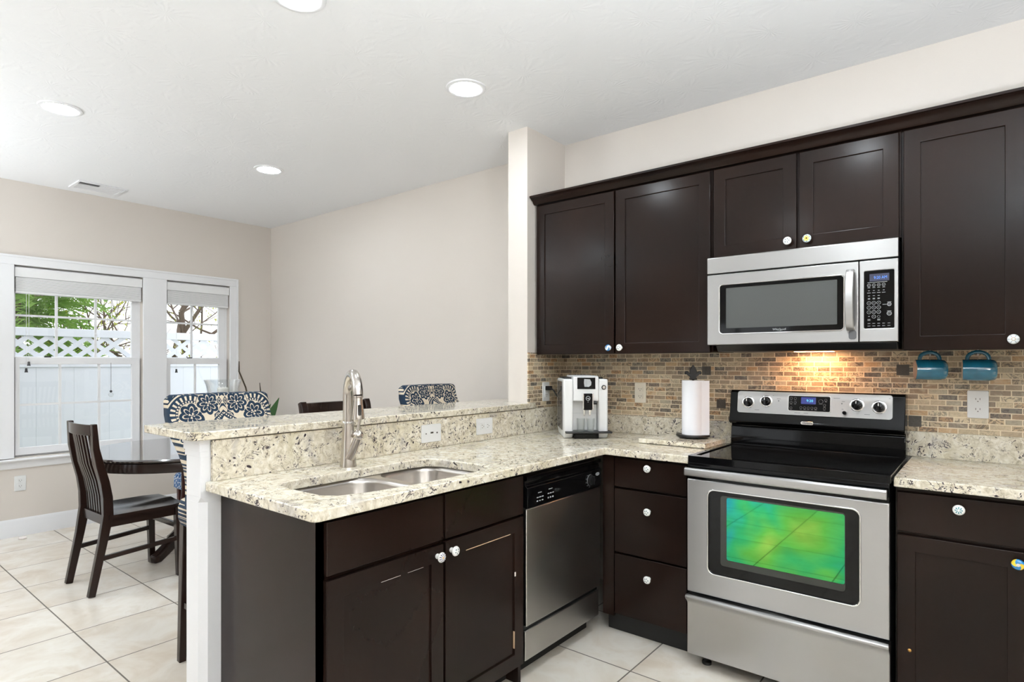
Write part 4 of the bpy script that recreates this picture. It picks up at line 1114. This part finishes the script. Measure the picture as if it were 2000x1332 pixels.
# ------------------------------------------------------------------ granite board, paper towels, mugs
bd = MB().prism([(0.715, -0.385), (1.065, -0.385), (1.075, -0.12), (0.735, -0.12)], 'z', CT + 0.003, CT + 0.025)
bd.mi = 1
for x, y in ((0.74, -0.36), (1.04, -0.36), (1.05, -0.145), (0.755, -0.145)): bd.prism(circ(x, y, 0.008, 10), 'z', CT + 0.0002, CT + 0.003)
o = obj('granite_board', bd, ['granite', 'black'], loc=(0.89, -0.25, CT), bevel=0.002); tag(o, 'cream granite cutting board lying on the worktop beside the range', 'cutting board')
BZ = CT + 0.025
tx, ty = 0.925, -0.185
t = thing('paper_towel_holder', 'black iron paper towel holder with fleur-de-lis finial on the granite board', 'paper towel holder', (tx, ty, BZ))
bs = MB().lathe([(0.001, 0.006), (0.078, 0.006), (0.084, 0.008), (0.086, 0.013), (0.084, 0.018), (0.001, 0.018)], (tx, ty, BZ), 'z', 36)
for k in range(3):
    a = k * 2 * PI / 3 + 0.5; bs.ball((tx + 0.07 * math.cos(a), ty + 0.07 * math.sin(a), BZ + 0.0062), 0.006, 10)
obj('base', bs, 'iron', t)
obj('rod', MB().tube([(tx, ty, BZ + 0.018), (tx, ty, BZ + 0.315)], 0.006, 10), 'iron', t)
fl_half = [(0.0, 0.380), (0.012, 0.362), (0.019, 0.346), (0.016, 0.335), (0.026, 0.345), (0.037, 0.347), (0.043, 0.338), (0.040, 0.328), (0.034, 0.332), (0.030, 0.327), (0.020, 0.320), (0.014, 0.313), (0.020, 0.308), (0.020, 0.303), (0.0, 0.301)]
fp = fl_half + [(-a, b) for a, b in fl_half[-2:0:-1]]
fn = MB().prism([(a, b) for a, b in fp], 'y', -0.006, 0.006).xf(Matrix.Translation((tx, ty, BZ)) @ Matrix.Rotation(math.radians(32), 4, 'Z'))
obj('finial', fn, 'iron', t, bevel=0.002)
obj('tension_arm', MB().tube([(tx + 0.066, ty + 0.035, BZ + 0.015), (tx + 0.066, ty + 0.035, BZ + 0.09), (tx + 0.063, ty + 0.033, BZ + 0.096)], 0.0045, 8), 'iron', t)
pr_ = [(0.0565 * math.cos(2 * PI * i / 40), 0.0565 * math.sin(2 * PI * i / 40)) for i in range(40)]
rl = MB().plate([(tx + a, ty + b) for a, b in pr_], [circ(tx, ty, 0.019, 20)], 'z', BZ + 0.0185, BZ + 0.298)
fa = math.radians(-20)
pa = (tx + 0.0568 * math.cos(fa), ty + 0.0568 * math.sin(fa))
rl.prism([pa, (pa[0] + 0.030, pa[1] + 0.028), (pa[0] + 0.029, pa[1] + 0.0295), (pa[0] - 0.002, pa[1] + 0.004)], 'z', BZ + 0.019, BZ + 0.2975)
o = obj('paper_towel_roll', rl, 'paper', loc=(tx, ty, BZ + 0.0185)); tag(o, 'full roll of white paper towels on the black iron holder', 'paper towels')
def mug(x, label, first=None):
    if first is not None:
        m = copy_thing(first); m.location = (x, -0.15, 1.253); m.rotation_euler.z = math.radians(5); m['label'] = label; return m
    t = thing('mug', label, 'mug', (x, -0.15, 1.253), math.radians(15), 'teal mugs under the cabinet')
    R = 0.0435
    # axis along x, mouth towards -x
    prof = [(0.0395, -0.055), (0.0425, -0.054), (0.0425, -0.045), (R, -0.02), (R, 0.03), (0.040, 0.047), (0.034, 0.054), (0.0005, 0.055)]
    obj('cup', MB().lathe(prof, (0, 0, 0.046), 'x', 32, False, True), 'mug', t, smooth=60)
    obj('cup_inside', MB().lathe([(0.0395, -0.055), (0.039, -0.03), (0.038, 0.03), (0.030, 0.047), (0.0005, 0.048)], (0, 0, 0.046), 'x', 32, False, True), 'mug_in', t, smooth=60)
    hp = []
    for i in range(15):
        a = PI * i / 14; hp.append((-0.004 - 0.035 * math.cos(a), 0, 0.085 + 0.034 * math.sin(a) ** 0.8))
    obj('handle', MB().tube(hp, 0.0075, 10), 'mug', t)
    return t
mg = mug(1.935, 'teal glazed mug hanging by its handle, the one nearer the range')
mug(2.095, 'teal glazed mug hanging by its handle, the one above the wall outlet', mg)
for x, lb in ((1.933, 'small white hook holding the mug nearer the range'), (2.091, 'small white hook holding the mug above the wall outlet')):
    hk = MB().tube([(x, -0.15, 1.3805), (x, -0.15, 1.366), (x, -0.142, 1.358), (x, -0.133, 1.357), (x, -0.126, 1.366)], 0.0022, 8)
    o = obj('cup_hook', hk, 'white_plastic', loc=(x, -0.15, 1.3805)); tag(o, lb, 'hook', 'hooks under the cabinet')

# ------------------------------------------------------------------ chairs and stools
def slat_chair(name, label, cat, loc, rz, group, sh=0.45, top=0.98, w=0.20, spread=0.0, fab=None):
    """dark wooden chair; local +y is its front"""
    t = thing(name, label, cat, loc, rz, group)
    k = sh - 0.45
    def post(s): return [(s * (w - 0.02), -0.245 - spread, 0), (s * (w - 0.02), -0.188, sh * 0.66), (s * (w - 0.018), -0.163, sh), (s * (w - 0.017), -0.166, sh + 0.10), (s * (w - 0.016), -0.180, sh + 0.19), (s * (w - 0.015), -0.205, sh + 0.29), (s * (w - 0.013), -0.226, sh + 0.39), (s * (w - 0.012), -0.235, top)]
    for s in (-1, 1):
        obj('back_post', MB().strip(post(s), [0.034, 0.034, 0.036, 0.036, 0.036, 0.036, 0.037, 0.038], [0.036, 0.044, 0.052, 0.05, 0.046, 0.042, 0.034, 0.026], (1, 0, 0)), 'wood_chair', t, bevel=0.003)
        obj('leg', MB().strip([(s * w, 0.225 + spread, 0), (s * w, 0.215, sh - 0.02)], [0.034, 0.042], [0.034, 0.042], (1, 0, 0)), 'wood_chair', t, bevel=0.003)
        obj('side_stretcher', MB().strip([(s * (w - 0.012), -0.195, sh * 0.46), (s * w, 0.215, sh * 0.52)], 0.018, 0.026, (1, 0, 0)), 'wood_chair', t, bevel=0.002)
    obj('front_stretcher', MB().box(-w, w, 0.205, 0.225, sh * 0.66, sh * 0.66 + 0.03), 'wood_chair', t, bevel=0.002)
    ap = MB(); ap.box(-w + 0.01, w - 0.01, 0.198, 0.222, sh - 0.07, sh - 0.022); ap.box(-w + 0.03, w - 0.03, -0.178, -0.153, sh - 0.06, sh - 0.005)
    for s in (-1, 1): ap.box(s * (w - 0.012) - 0.01, s * (w - 0.012) + 0.01, -0.16, 0.21, sh - 0.07, sh - 0.022)
    obj('apron', ap, 'wood_chair', t)
    # dished seat with rounded front
    st = MB(); n = 10; rings = []
    for i in range(n + 1):
        y = -0.163 + 0.423 * i / n
        hw = w + 0.012 if i < n - 1 else w + 0.012 - 0.016 * (i - n + 2)
        ring = []
        for j in range(13):
            q = -1 + 2 * j / 12
            dish = 0.012 * (1 - q * q) * math.sin(PI * min(1, i / n * 1.1)) - 0.008 * math.exp(-(q * 5) ** 2) * (i / n)
            ring.append((q * hw, y, sh - dish))
        ring += [(hw * (1 - 2 * j / 12), y, sh - 0.024) for j in range(13)]
        rings.append(ring)
    st.loft(rings)
    obj('seat', st, 'wood_chair', t, smooth=50)
    tr = MB(); rg_ = []
    for i in range(9):
        q = -1 + i / 4; x = q * (w - 0.025); y = -0.235 - 0.022 * (1 - q * q)
        rg_.append([(x, y - 0.012, top - 0.066), (x, y + 0.010, top - 0.066), (x, y + 0.007, top - 0.006), (x, y - 0.013, top - 0.004)])
    tr.loft(rg_); obj('top_rail', tr, 'wood_chair', t, bevel=0.002)
    for i in range(7):
        q = -1 + 2 * (i + 0.9) / 7.8 * 1.0; x0 = q * (w - 0.045)
        yb = 0.022 * (1 - q * q)
        p = [(x0 * 0.95, -0.163, sh - 0.01), (x0 * 0.96, -0.167 - yb * 0.2, sh + 0.10), (x0 * 0.97, -0.180 - yb * 0.4, sh + 0.19), (x0, -0.204 - yb * 0.7, sh + 0.29), (x0 * 1.02, -0.228 - yb, top - 0.06)]
        obj('slat', MB().strip(p, 0.020, 0.010, (1, 0, 0)), 'wood_chair', t)
    return t
slat_chair('dining_chair', 'black-brown wooden slat-back dining chair at the near side of the round table', 'chair', (-2.025, -1.823, 0), math.radians(2), 'dining chairs')
slat_chair('bar_stool', 'black wooden slat-back stool at the bar, between the two upholstered ones', 'bar stool', (-0.535, -1.185, 0), -PI / 2, 'stools at the breakfast bar', 0.70, 1.113, 0.222, 0.03)

def soft_stool(name, label, cat, loc, rz, group):
    """upholstered stool, rolled back; local +y is its front"""
    t = thing(name, label, cat, loc, rz, group)
    hw = 0.238
    # back: side profile (y, z) swept across the width with rounded corners
    cl = [(0.035, 0.66), (0.045, 0.76), (0.043, 0.82), (0.02, 0.89), (-0.035, 0.95), (-0.100, 1.0), (-0.158, 1.05), (-0.180, 1.10), (-0.188, 1.165)]
    n = len(cl); rings = []
    fr, bk = [], []
    for i, (y, z) in enumerate(cl):
        a = cl[max(i - 1, 0)]; b = cl[min(i + 1, n - 1)]
        d = Vector((b[0] - a[0], b[1] - a[1])).normalized(); nrm = Vector((d.y, -d.x))
        th = 0.035 if i < n - 1 else 0.028
        fr.append((y + nrm.x * th, z + nrm.y * th)); bk.append((y - nrm.x * th, z - nrm.y * th))
    tip = [(fr[-1][0] - 0.004, fr[-1][1] + 0.010), (cl[-1][0] - 0.006, cl[-1][1] + 0.018), (bk[-1][0] - 0.003, bk[-1][1] + 0.008)]
    prof = fr + tip + bk[::-1]
    cy_ = sum(p[0] for p in prof) / len(prof)
    for x, sc, dz in ((-hw, 0.80, -0.020), (-hw + 0.005, 0.92, -0.008), (-hw + 0.018, 1.0, 0.0), (-0.1, 1, 0.002), (0, 1, 0.003), (0.1, 1, 0.002), (hw - 0.018, 1.0, 0.0), (hw - 0.005, 0.92, -0.008), (hw, 0.80, -0.020)):
        ring = []
        for i, (y, z) in enumerate(prof):
            # shrink towards the centre line near the side edges
            j = min(i, n - 1) if i < n else (n - 1 if i < n + 3 else 2 * n + 2 - i)
            c_ = cl[max(0, min(n - 1, j))]
            f = max(0, (z - 1.10) / 0.08) if z > 1.10 else 0
            ring.append((x, c_[0] + (y - c_[0]) * sc, c_[1] + (z - c_[1]) * sc + dz * f))
        rings.append(ring)
    obj('backrest', MB().loft(rings), 'damask', t, smooth=60)
    se = MB(); rings = []
    for ins, z in ((0.03, 0.612), (0.008, 0.622), (0.0, 0.65), (0.0, 0.70), (0.008, 0.728), (0.03, 0.742), (0.08, 0.747)):
        rings.append([(a, b, z) for a, b in rrect(-hw + ins, hw - ins, -0.095 + ins, 0.37 - ins, 0.05, 5)])
    se.loft(rings); obj('seat', se, 'damask', t, smooth=60)
    for sx in (-1, 1):
        obj('leg', MB().strip([(sx * 0.205, -0.10, 0), (sx * 0.205, -0.05, 0.63)], [0.03, 0.042], [0.03, 0.042], (1, 0, 0)), 'wood_chair', t, bevel=0.003)
        obj('leg', MB().strip([(sx * 0.205, 0.325, 0), (sx * 0.205, 0.32, 0.63)], [0.03, 0.042], [0.03, 0.042], (1, 0, 0)), 'wood_chair', t, bevel=0.003)
        obj('side_stretcher', MB().box(sx * 0.205 - 0.01, sx * 0.205 + 0.01, -0.07, 0.32, 0.25, 0.275), 'wood_chair', t)
    obj('footrest', MB().box(-0.205, 0.205, 0.312, 0.332, 0.19, 0.22), 'wood_chair', t)
    return t
s1 = soft_stool('bar_stool', 'navy and cream upholstered stool at the free end of the bar', 'bar stool', (-0.575, -1.842, 0), -PI / 2, 'stools at the breakfast bar')
s2 = copy_thing(s1); s2.location = (-0.645, -0.412, 0); s2['label'] = 'navy and cream upholstered stool at the wall end of the bar'

# dining table
TC = (-2.29, -1.36)
t = thing('dining_table', 'round dark pedestal dining table with glossy top by the windows', 'table', (TC[0], TC[1], 0), 0)
obj('tabletop', MB().lathe([(0.001, 0.712), (0.585, 0.712), (0.60, 0.716), (0.617, 0.724), (0.62, 0.732), (0.612, 0.74), (0.001, 0.74)], (0, 0, 0), 'z', 72), 'wood_table', t)
obj('apron', MB().lathe([(0.545, 0.655), (0.60, 0.655), (0.603, 0.665), (0.596, 0.712), (0.545, 0.712)], (0, 0, 0), 'z', 72, False, False), 'wood_chair', t)
obj('pedestal', MB().lathe([(0.10, 0.055), (0.10, 0.10), (0.07, 0.14), (0.04, 0.19), (0.034, 0.26), (0.042, 0.33), (0.034, 0.42), (0.034, 0.60), (0.06, 0.65), (0.12, 0.675), (0.12, 0.712)], (0, 0, 0), 'z', 32), 'wood_red', t)
for k in range(3):
    a = math.radians(-62 + 120 * k); d = Vector((math.cos(a), math.sin(a), 0))
    path = [tuple(d * q + Vector((0, 0, z))) for q, z in ((0.04, 0.14), (0.12, 0.115), (0.20, 0.07), (0.27, 0.038), (0.31, 0.034))]
    wd = Vector((-d.y, d.x, 0))
    obj('leg', MB().strip(path, [0.07, 0.065, 0.06, 0.062, 0.05], [0.09, 0.08, 0.07, 0.064, 0.05], wd), 'wood_chair', t, bevel=0.014, seg=3)
# upholstered chair on the far side of the table
t = thing('dining_chair', 'blue and white upholstered dining chair on the far side of the round table', 'chair', (-2.69, -0.95, 0), PI, 'dining chairs')
rings = []
for ins, z in ((0.02, 0.335), (0.0, 0.35), (0.0, 0.43), (0.012, 0.455), (0.05, 0.465)):
    rings.append([(a, b, z) for a, b in rrect(-0.24 + ins, 0.24 - ins, -0.20 + ins, 0.26 - ins, 0.05, 5)])
obj('seat', MB().loft(rings), 'bluefab', t, smooth=60)
rings = []
for ins, dy, z in ((0.0, 0, 0.40), (0.0, -0.01, 0.65), (0.0, -0.04, 0.84), (0.03, -0.045, 0.875)):
    rings.append([(a, b + dy, z) for a, b in rrect(-0.235 + ins, 0.235 - ins, -0.225 + ins * 0.3, -0.165 - ins * 0.3, 0.02, 4)])
obj('backrest', MB().loft(rings), 'bluefab', t, smooth=60)
for sx in (-1, 1):
    for y in (-0.18, 0.21): obj('leg', MB().strip([(sx * 0.205, y, 0), (sx * 0.205, y, 0.34)], [0.028, 0.04], [0.028, 0.04], (1, 0, 0)), 'wood_red', t, bevel=0.003)
# hurricane glass with a candle on the table
hx, hy = -2.24, -1.13
t = thing('hurricane_glass', 'tall flared clear glass candle holder standing on the round table', 'candle holder', (hx, hy, 0.74))
obj('stem', MB().lathe([(0.08, 0.0), (0.08, 0.006), (0.03, 0.014), (0.014, 0.05), (0.014, 0.11), (0.03, 0.16), (0.07, 0.18), (0.001, 0.186)], (hx, hy, 0.74), 'z', 28), 'glassware', t)
obj('glass_shade', MB().lathe([(0.07, 0.18), (0.098, 0.21), (0.102, 0.30), (0.103, 0.38), (0.112, 0.43), (0.126, 0.465), (0.123, 0.466), (0.109, 0.43), (0.100, 0.38), (0.099, 0.30), (0.095, 0.212), (0.068, 0.184)], (hx, hy, 0.74), 'z', 36, False, False), 'glassware', t)
o = obj('candle', MB().lathe([(0.0375, 0.0), (0.0385, 0.003), (0.0385, 0.216), (0.034, 0.222), (0.003, 0.217), (0.0025, 0.232), (0.0005, 0.232)], (hx, hy, 0.9265), 'z', 28), 'candle', loc=(hx, hy, 0.9265))
tag(o, 'white pillar candle inside the tall flared glass', 'candle')
# plant in the corner
px, py = -3.30, -0.33
t = thing('potted_plant', 'green leafy plant with two bare brown stems in the corner by the windows', 'plant', (px, py, 0))
obj('pot', MB().lathe([(0.10, 0.0), (0.13, 0.02), (0.16, 0.28), (0.165, 0.30), (0.15, 0.30), (0.145, 0.27), (0.001, 0.27)], (px, py, 0), 'z', 28), 'pot', t)
random.seed(4)
ld = Vector((0.78, 0.62, 0))
for q0, hgt in ((0.02, 0.80), (0.10, 0.86)):
    p = [tuple(Vector((-3.36, -0.37, 0.26)) + ld * (q0 + 0.20 * q * q) + Vector((0, 0, q * (hgt - 0.12)))) for q in (0, 0.3, 0.6, 0.85, 1)]
    obj('leaf', MB().strip(p, [0.05, 0.10, 0.11, 0.07, 0.004], [0.003] * 5, (ld.x, ld.y, 0)), 'leaf', t)
for k in range(7):
    a = k * 0.9; d = Vector((math.cos(a), math.sin(a), 0)); ln = 0.10 + 0.05 * (k % 3)
    p = [tuple(Vector((px, py, 0.26)) + d * (0.03 + ln * q * q) + Vector((0, 0, q * (0.56 + 0.05 * (k % 3))))) for q in (0, 0.3, 0.6, 0.85, 1)]
    obj('leaf', MB().strip(p, [0.03, 0.06, 0.065, 0.04, 0.004], [0.003] * 5, (-d.y, d.x, 0)), 'leaf', t)
obj('stem', MB().tube([(-3.30, -0.33, 0.27), (-3.30, -0.36, 0.85), (-3.30, -0.42, 1.10), (-3.30, -0.483, 1.25), (-3.30, -0.483, 1.345)], [0.009, 0.008, 0.0075, 0.007, 0.004], 8), 'stem', t)
obj('stem', MB().tube([(-3.28, -0.31, 0.27), (-3.29, -0.29, 0.8), (-3.30, -0.275, 1.06), (-3.30, -0.283, 1.14)], [0.008, 0.007, 0.006, 0.003], 8), 'stem', t)
sc = MB().prism([(-3.60, -2.03), (-3.56, -2.04), (-3.53, -2.02), (-3.54, -1.99), (-3.58, -1.985)], 'z', 0.0005, 0.012)
o = obj('scrap', sc, 'chip', loc=(-3.57, -2.01, 0.0005), bevel=0.004); tag(o, 'small pale scrap lying on the floor by the baseboard', 'scrap')

# ------------------------------------------------------------------ outside
struct('ground', MB().box(-16, XL - 0.14, -9, 6, -0.4, -0.3), 'grass')
FXp = -5.5
def fence(y0, y1, label):
    t = thing('vinyl_fence', label, 'fence', (FXp, (y0 + y1) / 2, -0.3), group='white vinyl fence panels')
    obj('top_rail', MB().box(FXp - 0.025, FXp + 0.025, y0, y1, 1.607, 1.692), 'vinyl', t, bevel=0.004)
    obj('middle_rail', MB().box(FXp - 0.025, FXp + 0.025, y0, y1, 1.285, 1.398), 'vinyl', t, bevel=0.004)
    obj('bottom_rail', MB().box(FXp - 0.025, FXp + 0.025, y0, y1, -0.25, -0.12), 'vinyl', t, bevel=0.004)
    bo = MB(); n = int((y1 - y0) / 0.29)
    for i in range(n):
        a = y0 + (y1 - y0) * i / n; bo.box(FXp - 0.011, FXp + 0.011, a + 0.0006, a + (y1 - y0) / n - 0.0006, -0.12, 1.285)
    obj('boards', bo, 'vinyl', t)
    lt = MB(); sl = 0.27; st = 0.2095 / 2 * 1.0
    zlo, zhi = 1.398, 1.607; H_ = zhi - zlo; pitch = 0.168
    hwid = 0.037; run = 1.235 * H_
    for sgn, x in ((1, FXp + 0.004), (-1, FXp - 0.004)):
        k = y0 - run - 0.1
        while k < y1 + 0.1:
            poly = [(k - hwid, 0), (k + hwid, 0), (k + hwid + sgn * run, H_), (k - hwid + sgn * run, H_)]
            # clip to the panel ends
            if min(p[0] for p in poly) >= y0 and max(p[0] for p in poly) <= y1:
                lt.prism([(a, zlo + b) for a, b in poly], 'x', x - 0.004, x + 0.004)
            k += pitch
    obj('lattice', lt, 'vinyl', t, smooth=0)
    return t
ys = (-5.27, -2.87, -0.47, 1.93)
for i, lb in enumerate(('white vinyl fence section outside, left of the one behind the wider window', 'white vinyl lattice-top fence section seen through the wider window', 'white vinyl lattice-top fence section seen through the narrower window')):
    fence(ys[i] + 0.064, ys[i + 1] - 0.064, lb)
for y, lb in zip(ys, ('white fence post outside, farthest left', 'white fence post outside at the left end of the section behind the wider window', 'white fence post outside behind the strip between the two windows', 'white fence post outside at the right end of the fence')):
    o = obj('fence_post', MB().box(FXp - 0.06, FXp + 0.06, y - 0.0625, y + 0.0625, -0.3, 1.70).prism([(y - 0.07, 1.70), (y + 0.07, 1.70), (y, 1.76)], 'x', FXp - 0.07, FXp + 0.07), 'vinyl', loc=(FXp, y, -0.3)); tag(o, lb, 'fence post', 'white vinyl fence posts')
# evergreen
random.seed(11)
t = thing('evergreen_tree', 'green fir tree beyond the fence, seen in the left panes of the wider window', 'tree', (-7.2, -1.35, -0.3))
obj('trunk', MB().tube([(-7.2, -1.35, -0.3), (-7.2, -1.35, 4.6)], [0.11, 0.03], 10), 'bark', t)
fo = MB()
for i in range(260):
    z = random.uniform(1.25, 3.2); L = 1.15 * (1 - (z - 1.2) / 5.0); a = random.uniform(0, 2 * PI)
    d = Vector((math.cos(a), math.sin(a), random.uniform(-0.5, 0.55))).normalized()
    base = Vector((-7.2, -1.35, z)) + Vector((math.cos(a), math.sin(a), 0)) * random.uniform(0, 0.35)
    side = Vector((-d.y, d.x, random.uniform(-0.5, 0.5))).normalized()
    up_ = d.cross(side)
    for q in range(16):
        f = q / 15
        p = base + d * L * 0.75 * f + Vector((0, 0, -0.22 * f * f))
        for sg in (-1, 1):
            ln = 0.17 * (1.1 - 0.7 * f) * random.uniform(0.7, 1.3)
            e = p + side * sg * ln + d * ln * 0.9 + up_ * random.uniform(-0.07, 0.07)
            w_ = d * 0.014 + up_ * 0.012
            fo.face([fo.bm.verts.new(p - w_), fo.bm.verts.new(p + w_), fo.bm.verts.new(e)])
o = obj('foliage', fo, 'fir', t, smooth=0); o['kind'] = 'stuff'
def bare_tree(label, x, y, seed, lean, leaves, scale=1.0):
    random.seed(seed)
    t = thing('bare_tree', label, 'tree', (x, y, -0.3), group='bare trees beyond the fence')
    wood = MB(); lf = MB(); trunk = MB()
    def grow(p, d, r, L, depth):
        n = 4; pts = [p]; 
        for i in range(n):
            d = (d + Vector((random.uniform(-.22, .22), random.uniform(-.22, .22), random.uniform(-.08, .14)))).normalized()
            p = p + d * L / n; pts.append(p)
        (trunk if depth == 0 else wood).tube([tuple(q) for q in pts], [r * (1 - 0.35 * i / n) for i in range(n + 1)], 7 if depth < 2 else 5)
        if depth >= 3 and random.random() < leaves:
            for q in pts[1:]:
                for _ in range(3):
                    c = q + Vector((random.uniform(-.08, .08), random.uniform(-.08, .08), random.uniform(-.08, .04))); e = Vector((random.uniform(-.03, .03), random.uniform(-.04, .04), random.uniform(-.05, -.02))); g_ = Vector((0.01, random.uniform(-.03, .03), random.uniform(-.01, .03)))
                    vs = [lf.bm.verts.new(c), lf.bm.verts.new(c + g_), lf.bm.verts.new(c + e)]
                    lf.face(vs)
        if depth < 5:
            for _ in range(3 if depth < 4 else 2):
                ax = Vector((random.uniform(-1, 1), random.uniform(-1, 1), random.uniform(-0.35, 0.7))).normalized()
                k = random.choice(pts[2:])
                grow(k, (d * 0.55 + ax * 0.8).normalized(), r * 0.55, L * 0.72, depth + 1)
    grow(Vector((x, y, -0.3)), Vector(lean).normalized(), 0.09 * scale, 1.5 * scale, 0)
    obj('trunk', trunk, 'bark', t); o = obj('branches', wood, 'bark', t); o['kind'] = 'stuff'
    if lf.bm.faces: o = obj('leaves', lf, 'autumn', t, smooth=0); o['kind'] = 'stuff'
bare_tree('bare branching tree beyond the fence behind the wider window', -10.6, -0.3, 5, (0.05, -0.1, 1), 0.25, 1.1)
bare_tree('thick-limbed tree with sparse yellow leaves behind the narrower window', -8.5, 1.45, 9, (0.0, -0.15, 1), 0.7, 1.25)
